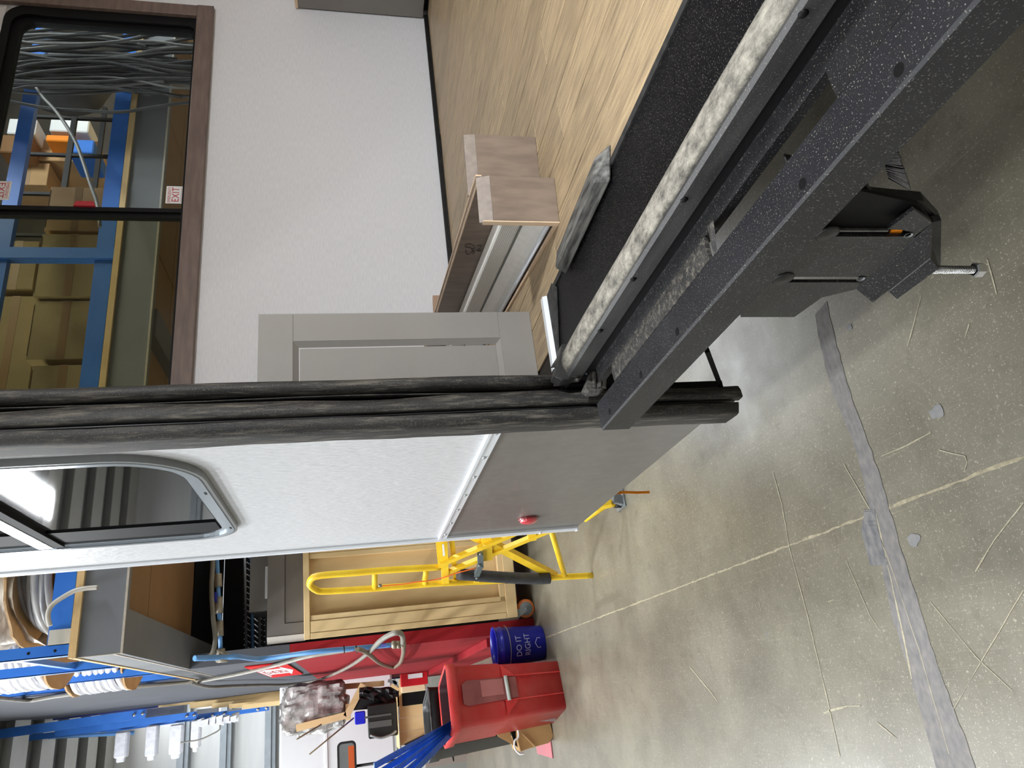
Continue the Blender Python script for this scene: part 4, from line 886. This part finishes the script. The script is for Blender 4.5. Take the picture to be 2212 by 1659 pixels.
MB().slab([ys(955, 1176, -.03), ys(959, 1176, -.03), ys(961, 1200, -.03), ys(957, 1202, -.03)], nrm*.002).build('rating_label', whitep, ST)
# block and strap behind
p0 = at(1345, 1060, Z=0)
t = thing('jack_foot', 'grey steel foot block standing on the concrete under the far trailer edge', 'jack foot', (p0.x, p0.y, 0))
MB().slab([at(1352, 1030, Y=p0.y), at(1362, 1040, Y=p0.y), at(1364, 1072, Y=p0.y), at(1346, 1090, Y=p0.y), at(1325, 1085, Y=p0.y), at(1325, 1050, Y=p0.y)], (0, .08, 0)).build('block', mat('grey_casting', (116, 120, 124), (140, 144, 148), 12, rough=0.5), t, bev=.004)
MB().box((p0.x-.09, p0.y-.02, 0), (p0.x+.13, p0.y+.12, .008)).build('base_plate', zinc, t)
for k in (0, 1): MB().lathe(at(1344+k*4, 1068, Y=p0.y-.004), [(0, -.004), (.006, -.004), (.006, .004), (0, .004)], 8, (0, 1, 0)).build('bolt', chrome, t)
sy = 2.437
sp_ = [at(*p, Y=sy) for p in ((1300, 1069), (1348, 1063), (1376, 1064), (1403.5, 1063))]
mb = MB(); vs = []
for p in sp_: vs += [p+Vector((-.0048, 0, 0)), p+Vector((.0048, 0, 0)), p+Vector((.0048, .0015, 0)), p+Vector((-.0048, .0015, 0))]
fs = []
for k in range(len(sp_)-1):
    for i in range(4): fs.append((k*4+i, k*4+(i+1) % 4, k*4+4+(i+1) % 4, k*4+4+i))
mb.add(vs, fs+[(0, 1, 2, 3), (12, 13, 14, 15)]); tag(mb.build('orange_strap', orange), 'short orange webbing strap hanging below the charcoal trailer skirt', 'strap')

# ------------------------------------------------------------------ bucket
bc = at(1180, 1385, Z=0); bc = Vector((bc.x, bc.y+.14, 0))
BK = thing('plastic_bucket', 'dark blue plastic bucket with white DO IT RIGHT print beside the red bin', 'bucket', tuple(bc))
MB().lathe(bc, [(0, 0), (.128, 0), (.132, .006), (.150, .33), (.158, .335), (.158, .345), (.151, .347), (.153, .385), (.159, .388), (.159, .394), (.149, .394), (.147, .36), (.127, .012), (0, .012)], 40).build('body', bluebk, BK)
def bend(mb_src, rad, ang0, zc, name, m_):
    out = MB(); vs = []
    for v in mb_src.v:
        a = ang0+v.x/rad; rr = rad+.0012-(.33-(zc+v.y))*.055
        vs.append((bc.x+rr*math.sin(a), bc.y-rr*math.cos(a), zc+v.y))
    out.add(vs, mb_src.f); return out.build(name, m_, BK)
tm = MB(); put_text(tm, 'DO IT', .062, (0, 0, 0), (1, 0, 0), (0, 1, 0)); bend(tm, .150, -.62, .20, 'lettering', mat('faded_white_ink', (170, 174, 206), rough=0.5))
tm = MB(); put_text(tm, 'RIGHT', .062, (0, 0, 0), (1, 0, 0), (0, 1, 0)); bend(tm, .150, -.62, .13, 'lettering', MATS['faded_white_ink'])
tm = MB(); ep = [(0, 0), (.085, 0), (.085, .026), (.042, .046), (0, .026)]; ei = [(.005, .005), (.08, .005), (.08, .023), (.042, .040), (.005, .023)]
tm.add([(a, b, 0) for a, b in ep+ei], [(i, (i+1) % 5, 5+(i+1) % 5, 5+i) for i in range(5)]); bend(tm, .150, -.30, .045, 'emblem', MATS['faded_white_ink'])
MB().tube([bc+Vector((.160*math.cos(a), .160*math.sin(a), .30+.012*math.sin(a))) for a in [math.pi+math.pi*k/16 for k in range(17)]], .0025, 6).build('wire_handle', mat('dull_wire', (150, 146, 140), rough=0.4), BK)

# ------------------------------------------------------------------ red bin and black bin
R0 = at(1204, 1425, Z=0); L0 = at(1224, 1530, Z=0)
bx1 = (R0-L0).normalized(); bx2 = Vector((-bx1.y, bx1.x, 0)); fw = (R0-L0).length
BN = thing('red_waste_bin', 'dusty red slim waste bin with recessed front grip and white bar', 'bin', tuple((R0+L0)/2+bx2*.25))
HB = .84
def bs(u, dpt, z):  # u 0..1 across front (left to right), dpt 0..1 front to back
    k = z/HB; wd = fw*(1+.22*k); dp = .50*(1+.18*k)
    c_ = L0+bx1*fw/2+bx2*.25
    return c_+bx1*(u-.5)*wd+bx2*(dpt-.5)*dp+Vector((0, 0, z))
def loop(z, r_=.1, ex=0, n=5):
    out = []
    for (cu_, cv_, a0) in ((r_, r_, math.pi), (1-r_, r_, 1.5*math.pi), (1-r_, 1-r_, 0), (r_, 1-r_, .5*math.pi)):
        for k in range(n+1):
            a = a0+k/n*math.pi/2; p = bs(cu_+r_*math.cos(a), cv_+r_*math.sin(a), z)
            if ex:
                c_ = bs(.5, .5, z); d_ = (p-c_); p = p+d_.normalized()*ex
            out.append(p)
    return out
def loft(loops, name, m_, par, cap0=False, cap1=False):
    mb = MB(); n = len(loops[0]); vs = [v for l in loops for v in l]; fs = []
    for k in range(len(loops)-1):
        for i in range(n): fs.append((k*n+i, k*n+(i+1) % n, (k+1)*n+(i+1) % n, (k+1)*n+i))
    if cap0: fs.append(tuple(range(n))[::-1])
    if cap1: fs.append(tuple((len(loops)-1)*n+i for i in range(n)))
    mb.add(vs, fs, True); return mb.build(name, m_, par)
loft([loop(0, .08), loop(.44, .08), loop(.455, .09, .012), loop(.765, .09, .010), loop(.77, .12, .034), loop(.832, .12, .038), loop(.838, .12, .026), loop(.835, .12, .010), loop(.76, .10, -.004), loop(.05, .1, -.03)], 'body', redbin, BN, cap0=True, cap1=True)
loft([loop(.830, .12, .008), loop(.76, .10, -.006), loop(.10, .1, -.032)], 'inside_shade', mat('maroon_inside_shade', (44, 8, 18), (58, 12, 22), 4, rough=0.6), BN, cap1=True)  # dark inner skin, its maroon paints the shade inside the bin
# recessed grip: dark inset panel, frame and bar
def fr(u, z, o=0.0): 
    p = bs(u, 0, z); return p-bx2*(.016+o)
MB().slab([fr(u, z) for u, z in ((.34, .34), (.72, .34), (.72, .70), (.66, .735), (.34, .735), (.30, .70))], bx2*-.002).build('grip_recess', mat('dusty_recess', (120, 60, 58), (150, 84, 80), 8, rough=0.7), BN)
MB().slab([fr(u, z, .002) for u, z in ((.42, .44), (.70, .44), (.70, .60), (.42, .60))], bx2*-.0015).build('grip_base', mat('dusty_pink', (166, 98, 94), (176, 108, 104), 8, rough=0.7), BN)
MB().tube([fr(.30, .41, .008), fr(.74, .415, .008)], .013, 10).build('white_bar', mat('aged_white_bar', (186, 190, 184), rough=0.5), BN)
for u in (.30, .735):
    MB().slab([fr(u, .0, -.012), fr(u+.02, .0, -.012), fr(u+.02, .44, -.002), fr(u, .44, -.002)], bx2*-.006).build('moulded_rib', redbin, BN)
MB().slab([fr(0.04, .435, -.004), fr(.30, .435, -.004), fr(.33, .33, -.012), fr(.1, .415, -.004)], bx2*-.006).build('moulded_skirt', redbin, BN)
MB().slab([fr(0.96, .435, -.004), fr(.76, .435, -.004), fr(.73, .33, -.012), fr(.9, .415, -.004)], bx2*-.006).build('moulded_skirt', redbin, BN)
off = bx2*.66+bx1*.02
B2 = thing('black_waste_bin', 'black plastic waste bin standing close behind the red bin', 'bin', tuple((R0+L0)/2+bx2*.25+off))
lp2 = lambda z, r_, ex=0: [p+off for p in loop(z, r_, ex)]
loft([lp2(0, .08), lp2(.78, .09, .01), lp2(.82, .12, .014), lp2(.825, .14, .03), lp2(.905, .14, .032), lp2(.91, .14, .02), lp2(.86, .12, 0), lp2(.06, .1, -.03)], 'body', darkr, B2, cap0=True, cap1=True)
MB().tube([p+off for p in loop(.908, .14, .028)], .008, 6, closed=True).build('rim_edge', mat('worn_black_rim', (54, 54, 56), (96, 94, 92), 20, rough=0.4), B2)
# blue strips standing in the red bin
stripm = mat('blue_strap_plastic', (20, 84, 186), (34, 104, 212), 6, stretch=(1, 1, 6), rough=0.35)
for k, (a, b) in enumerate((((975, 1563), (808, 1655)), ((978, 1568), (815, 1672)), ((980, 1572), (838, 1675)), ((984, 1574), (850, 1690)), ((990, 1570), (862, 1700)))):
    pa = at(a[0], a[1], Y=5.62); pb = at(b[0], b[1], Y=4.95); pa2 = pa
    tag(MB().bar(pa2, pb, .036, .006, up=(.2, 1, .2)).build('blue_strip', stripm), ['uppermost', 'second', 'middle', 'fourth', 'lowest'][k]+' of the blue plastic strips sticking out of the red bin', 'strip', 'blue strips in the red bin')

# torn cardboard beside the bin
ty = 5.95
t = thing('torn_carton', 'torn brown cardboard box slumped on the floor beside the red bin', 'carton', (at(1190, 1590, Z=0).x, ty, 0))
ctorn = mat('torn_cardboard', (160, 124, 78), (184, 148, 98), 5, rough=0.8)
MB().slab([at(*p, Y=ty) for p in ((1116, 1540), (1185, 1545), (1196, 1590), (1186, 1605), (1140, 1618), (1124, 1624), (1118, 1600))], (0, .3, 0)).build('side_panel', ctorn, t, bev=.004)
MB().slab([at(*p, Y=ty+.02) for p in ((1062, 1560), (1096, 1562), (1104, 1590), (1114, 1614), (1100, 1604), (1078, 1592), (1068, 1578))], (0, .02, 0)).build('flap', ctorn, t)
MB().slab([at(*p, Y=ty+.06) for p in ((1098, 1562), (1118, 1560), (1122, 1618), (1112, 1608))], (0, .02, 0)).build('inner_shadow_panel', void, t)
MB().tube(smooth_path([at(*p, Y=ty-.02) for p in ((1116, 1560), (1120, 1590), (1112, 1600), (1112, 1616), (1122, 1628), (1132, 1628))], 5), .007, 8).build('white_cord', whitep, t)
MB().bar(at(1128, 1585, Y=ty-.01), at(1155, 1613, Y=ty-.01), .008, .004).build('crease', mat('crease_board', (206, 172, 124), rough=0.7), t)
t = thing('coil_brush', 'short black and grey bristle brush lying between the bin and torn carton', 'brush', (at(1180, 1550, Z=0).x, 5.75, 0))
MB().tube([at(1150, 1551, Y=5.75), at(1206, 1545, Y=5.75)], .018, 10).build('core', void, t)
mb = MB()
for k in range(12): mb.bar(at(1152+k*4, 1541, Y=5.73), at(1155+k*4, 1558, Y=5.73), .007, .01)
mb.build('bristles', mat('grey_bristle', (150, 150, 148), rough=0.7), t, kind='stuff')
c_ = [at(*p, Z=0.003) for p in ((1158, 1604), (1190, 1598), (1195, 1638), (1162, 1628))]
tag(MB().slab(c_, (0, 0, .006)).build('red_sheet', mat('pale_red_plastic', (190, 110, 118), rough=0.35)), 'pale red plastic offcut lying flat on the concrete by the torn carton', 'sheet')

# ------------------------------------------------------------------ things along the far left
yb0 = 13.3
bot = 700
for k, (x0_, yy, w_, lab) in enumerate(((343, 1523, 9, 'tallest leaning pine board at the left end of the stack'), (410, 1524, 11, 'second tallest pine board leaning by the grey wall panel'), (458, 1525, 9, 'middle leaning pine board with a square cut top'), (495, 1526, 8, 'fourth leaning pine board in the stepped stack'), (525, 1527, 8, 'shortest leaning pine board in the stepped stack'))):
    a = at(x0_, yy, Y=yb0-k*.12); b = at(bot, yy-(bot-x0_)*.105, Y=yb0-k*.12)
    tag(MB().bar(a, b, w_/125, .04, up=(0, 1, 0)).build('pine_board', pine), lab, 'board', 'leaning pine boards')
a = at(400, 1506, Y=13.45); b = at(bot, 1478, Y=13.45)
tag(MB().bar(a, b, .22, .03, up=(0, 1, 0)).build('pine_board', pine), 'wide pine board standing flat behind the stepped boards', 'board', 'leaning pine boards')
t = thing('cantilever_rack', 'blue steel cantilever rack with bolted arms receding along the far left', 'rack', (-.8, 13.8, 0))
for k, (a, b, w_) in enumerate((((-30, 1590), (315, 1541), 15), ((120, 1584), (425, 1544), 12), ((0, 1602), (492, 1541), 10), ((230, 1578), (581, 1530), 8))):
    pa = at(*a, Y=12.2+k*.5); pb = at(*b, Y=12.2+k*.5)
    MB().bar(pa, pb, w_/125, .08, up=(0, 1, 0)).build('upright', bluep, t)
    for q in (.93, .985):
        c_ = pa+(pb-pa)*q; MB().lathe(c_+Vector((0, -.05, 0)), [(0, .012), (.022, .010), (.022, 0)], 10, (0, -1, 0)).build('bolt', chrome, t)
for k, (a, b) in enumerate((((317, 1532), (398, 1544)), ((425, 1533), (470, 1542)), ((492, 1533), (520, 1540)))):
    aa, bb = pbox(a[0], a[1], b[0], b[1], 13.9+k*.2, .1); MB().box(aa, bb).build('arm_block', darkgrey, t)
MB().tube([at(-10, 1598, Y=13.5), at(290, 1583, Y=13.5)], .03, 8).build('tie_pipe', bluepipe, t)
bag = plasticw
for k, (x0_, y0__, x1_, y1__, nm) in enumerate(((249, 1582, 271, 1636, 'highest'), (316, 1568, 336, 1632, 'second highest'), (367, 1566, 391, 1628, 'third'), (413, 1556, 430, 1614, 'lowest'))):
    aa, bb = pbox(x0_, y0__, x1_, y1__, 13.0, .18)
    t = thing('wrapped_length', nm+' white film wrapped bundle sticking out of the blue rack', 'bundle', ((aa[0]+bb[0])/2, 13.1, aa[2]), 'film wrapped bundles')
    MB().box(aa, bb).build('film_sleeve', bag, t, bev=.02)
    MB().box((aa[0]-.06, 13.04, aa[2]+.03), (aa[0]+.03, 13.12, bb[2]-.03)).build('bunched_end', bag, t, bev=.015)
rn = random.Random(9)
mb = MB()
for k in range(16):
    p = at(435+k*5, 1560-k*.6+rn.uniform(-2, 2), Y=12.95-.06*(k%3)); s_ = rn.uniform(.05, .08)
    mb.slab([p+Vector((-s_, 0, -s_*.5)), p+Vector((s_, 0, -s_*.7)), p+Vector((s_*.6, 0, s_)), p+Vector((-s_*.7, 0, s_*.8))], (rn.uniform(-.02, .02), .05, .01))
tag(mb.build('film_scraps', bag), 'row of crumpled white film scraps along the blue rack arm', 'film', kind='stuff')
tag(MB().tube(smooth_path([at(*p, Y=12.8) for p in ((475, 1566), (474, 1576), (460, 1585), (430, 1598), (390, 1604))], 5), .012, 6).build('drooping_cable', cond), 'thin cable drooping in a curve from the blue rack arm', 'cable')

# white trailer body beyond with mirror
WT = thing('parked_camper', 'smooth white camper body parked in the far left of the hall', 'camper', (-1.6, 12.4, 0))
aa, bb = pbox(604, 1478, 868, 1900, 12.0, 1.6); MB().box(aa, bb).build('body', mat('camper_white', (222, 223, 226), (230, 231, 233), 2, rough=0.3), WT, bev=.03)
aa2, bb2 = pbox(700, 1478, 712, 1900, 11.98, .02); MB().box(aa2, bb2).build('belt_trim', whitep, WT)
aa2, bb2 = pbox(860, 1478, 872, 1900, 11.97, .04); MB().box(aa2, bb2).build('lower_trim', zinc, WT)
MR = thing('mirror', 'black rimmed rectangular mirror with a painted orange reflection in front of the white camper', 'mirror', tuple(at(772, 1640, Y=9.0)))
a = at(728, 1604, Y=9.0); b = at(772, 1700, Y=9.0)
mo = rrect(min(a.x, b.x), max(a.x, b.x), min(a.z, b.z), max(a.z, b.z), (.05, .05, .05, .05)); mi = rrect(min(a.x, b.x)+.022, max(a.x, b.x)-.022, min(a.z, b.z)+.022, max(a.z, b.z)-.022, (.035, .035, .035, .035))
mb = MB(); ring(mb, mo, mi, lambda p, q: (p, 8.97, q), lambda p, q: (p, 9.03, q)); mb.build('rim', darkr, MR)
MB().slab([(p, 9.0, q) for p, q in mi], (0, .01, 0)).build('mirror_glass', mat('mirror_glass', (220, 220, 220), rough=0.03, metal=1.0), MR)
a = at(752, 1612, Y=8.99); b = at(766, 1650, Y=8.99); MB().box((min(a.x, b.x)-.1, 8.992, min(a.z, b.z)), (max(a.x, b.x), 8.998, max(a.z, b.z))).build('painted_reflection', mat('orange_reflection', (206, 92, 38), rough=0.4), MR)  # orange reflection painted on as a strip in front of the glass
MB().tube([(mo[0][0]+.2, 9.03, .0), (mo[0][0]+.2, 9.03, min(p[1] for p in mo)+.05)], .015, 8).build('post', darkr, MR)
for k, (a, b, nm) in enumerate((((668, 1630), (764, 1551), 'longer'), ((641, 1597), (694, 1565), 'shorter'))):
    tag(MB().tube([at(*a, Y=8.2), at(*b, Y=8.6)], .008, 6).build('thin_rod', mat('tan_rod', (140, 130, 106), rough=0.5)), nm+' thin tan rod poking out in front of the white camper', 'rod')

# film wrapped bale on its wooden bracket
by_ = 8.8
bl = thing('wrapped_bale', 'crumpled clear film bale resting on a wooden bracket beside the grey wall panel', 'bale', tuple(at(748, 1530, Y=by_)))
a = at(606, 1482, Y=by_); b = at(748, 1576, Y=by_); cc = (a+b)/2; rx, rz = abs(a.x-b.x)/2, abs(a.z-b.z)/2
bm = bmesh.new(); bmesh.ops.create_cube(bm, size=2); bmesh.ops.subdivide_edges(bm, edges=bm.edges[:], cuts=13, use_grid_fill=True)
from mathutils import noise
for v in bm.verts:
    c0 = v.co.copy(); l_ = c0.length; v.co = c0.lerp(c0.normalized()*1.05, .42)
    nn = noise.noise(Vector((c0.x*2.6, c0.y*2.6, c0.z*2.6)))*.13+noise.noise(Vector((c0.x*6+4, c0.y*6, c0.z*3)))*.12
    v.co *= (1+nn); v.co = Vector((v.co.x*rx, v.co.y*.26, v.co.z*rz))+Vector((cc.x, by_+.28, cc.z))
me = bpy.data.meshes.new('film_bale')
for v in bm.verts: v.co -= bl.location
bm.to_mesh(me); bm.free(); me.materials.append(plastic)
o = bpy.data.objects.new('film_wrap', me); C.objects.link(o); o.parent = bl
BR = thing('wooden_bracket', 'pine shelf bracket with a diagonal strut under the film bale', 'bracket', tuple(at(780, 1490, Y=by_)))
def wb(a, b, w_, nm, Y=8.75, m_=pine): return MB().bar(at(*a, Y=Y), at(*b, Y=Y), w_, .06, up=(0, 1, 0)).build(nm, m_, BR)
wb((640, 1573), (748, 1545), .07, 'front_rail'); wb((752, 1520), (752, 1556), .06, 'end_rail', 8.9); wb((748, 1548), (785, 1478), .07, 'diagonal_strut'); wb((690, 1488), (830, 1476), .06, 'wall_rail', 9.2); wb((768, 1512), (815, 1505), .06, 'lower_rail', 9.1)

# workbench corner
WB = thing('workbench', 'pine plank workbench with black edge boards behind the bins', 'workbench', tuple(Vector((at(1010, 1560, Y=8.4).x, 8.4, 0))))
WBX = at(890, 1607, Y=8.4).x
for k in range(5):
    aa, bb = pbox(864, 1520+k*17.5, 922, 1520+k*17.5+17.5, 8.4, .04); aa = (WBX+(4-k)*.128, aa[1], aa[2]); bb = (WBX+(4-k)*.128+.126, bb[1], bb[2]); MB().box(aa, bb).build('front_plank', pine, WB)
aa, bb = pbox(868, 1498, 922, 1519, 8.38, .05); MB().box(aa, bb).build('black_board', void, WB)
MB().slab([at(*p, Y=8.3) for p in ((872, 1608), (920, 1585), (1018, 1576), (1020, 1603), (900, 1625))], (0, .04, 0)).build('black_board', darkr, WB)
MB().bar(at(910, 1618, Y=8.28), at(962, 1612, Y=8.28), .04, .03, up=(0, 1, 0)).build('white_edge', whitep, WB)
aa, bb = pbox(858, 1505, 864, 1620, 8.3, .7); MB().box(aa, bb).build('top', pine, WB)
for xx in (1530, 1600):
    p = at(900, xx, Y=8.6); MB().box((p.x-.03, 8.6, 0), (p.x+.03, 8.66, p.z)).build('leg', pine, WB)
aa, bb = pbox(794, 1524, 860, 1588, 8.5, .4)
t = thing('tool_case', 'black upright case with a silver handle standing on the workbench', 'case', ((aa[0]+bb[0])/2, 8.7, aa[2]))
MB().box(aa, bb).build('shell', darkr, t, bev=.01)
MB().tube(smooth_path([at(*p, Y=8.46) for p in ((800, 1588), (822, 1594), (846, 1586), (856, 1578))], 4), .012, 8).build('handle', zinc, t)
MB().box((aa[0]+.1, 8.49, aa[2]+.06), (aa[0]+.16, 8.5, aa[2]+.3)).box((aa[0]+.2, 8.49, aa[2]+.06), (aa[0]+.22, 8.5, aa[2]+.34)).build('panel_lines', mat('grey_trim_lines', (80, 82, 82), rough=0.4), t, kind='stuff')
aa, bb = pbox(766, 1538, 790, 1563, 8.5, .2); tag(MB().box(aa, bb).build('blue_tub', mat('royal_blue_plastic', (26, 34, 200), rough=0.4), None, bev=.01), 'small royal blue tub behind the black case', 'tub')
t = thing('black_tarp', 'crumpled black tarp draped over a dark shelf above the workbench', 'tarp', tuple(at(870, 1510, Y=8.7)))
MB().slab([at(*p, Y=8.75) for p in ((748, 1536), (862, 1526), (870, 1506), (768, 1510))], (0, .3, 0)).build('shelf', darkr, t)
rn = random.Random(2); vs = []; fs = []
for i in range(13):
    for j in range(7):
        px_ = 776+i*8; p = at(px_, 1484+j*(4+i*.22)+rn.uniform(-1.5, 1.5), Y=8.65+rn.uniform(-.04, .04)); vs.append(p)
for i in range(12):
    for j in range(6): fs.append((i*7+j, (i+1)*7+j, (i+1)*7+j+1, i*7+j+1))
MB().add(vs, fs).build('tarp_sheet', mat('black_tarp', (28, 28, 30), (52, 52, 54), 20, rough=0.35), t)
aa, bb = pbox(865, 1456, 925, 1477, 8.2, .1)
t = thing('red_wall_box', 'red box with a white label fixed low on the red wall panel', 'box', ((aa[0]+bb[0])/2, 8.2, aa[2]))
MB().box(aa, bb).build('box_body', mat('bright_red_box', (190, 26, 36), rough=0.4), t, bev=.006)
a2_, b2_ = pbox(881, 1457, 913, 1463, 8.19, .005); MB().box(a2_, b2_).build('white_label', whitep, t)
aa, bb = pbox(866, 1479, 920, 1491, 8.3, .2); tag(MB().box(aa, bb).build('paper_roll', mat('cream_paper', (226, 208, 170), rough=0.6), None, bev=.01), 'cream paper wrapped roll under the red wall box', 'roll')
for k, (a, b, m_) in enumerate((((838, 1470), (858, 1476), zinc), ((845, 1480), (862, 1490), pine), ((850, 1468), (856, 1480), chrome))):
    tag(MB().bar(at(*a, Y=8.1), at(*b, Y=8.1), .03, .02, up=(0, 1, 0)).build('hand_tool', m_), ['grey', 'wooden handled', 'shiny steel'][k]+' hand tool hanging by the red wall box', 'tool')
for k, (u0, u1, c_, nm) in enumerate(((1622, 1632, (120, 60, 48), 'reddish brown'), (1634, 1648, (150, 138, 130), 'pale greige'), (1650, 1720, (140, 140, 134), 'light grey'))):
    aa, bb = pbox(918, u0, 985, u1, 11.0+k*.1, .1); aa = (aa[0], aa[1], 0)
    tag(MB().box(aa, bb).build('leaning_panel', mat('panel_'+nm.replace(' ', '_'), c_, rough=0.6)), nm+' panel leaning upright beyond the workbench', 'panel')
tag(MB().tube(smooth_path([at(*p, Y=8.2) for p in ((968, 1610), (978, 1630), (980, 1645), (976, 1630), (966, 1612))], 4), .006, 6).build('wire_loop', void), 'small black wire loop hanging from the workbench edge', 'wire')
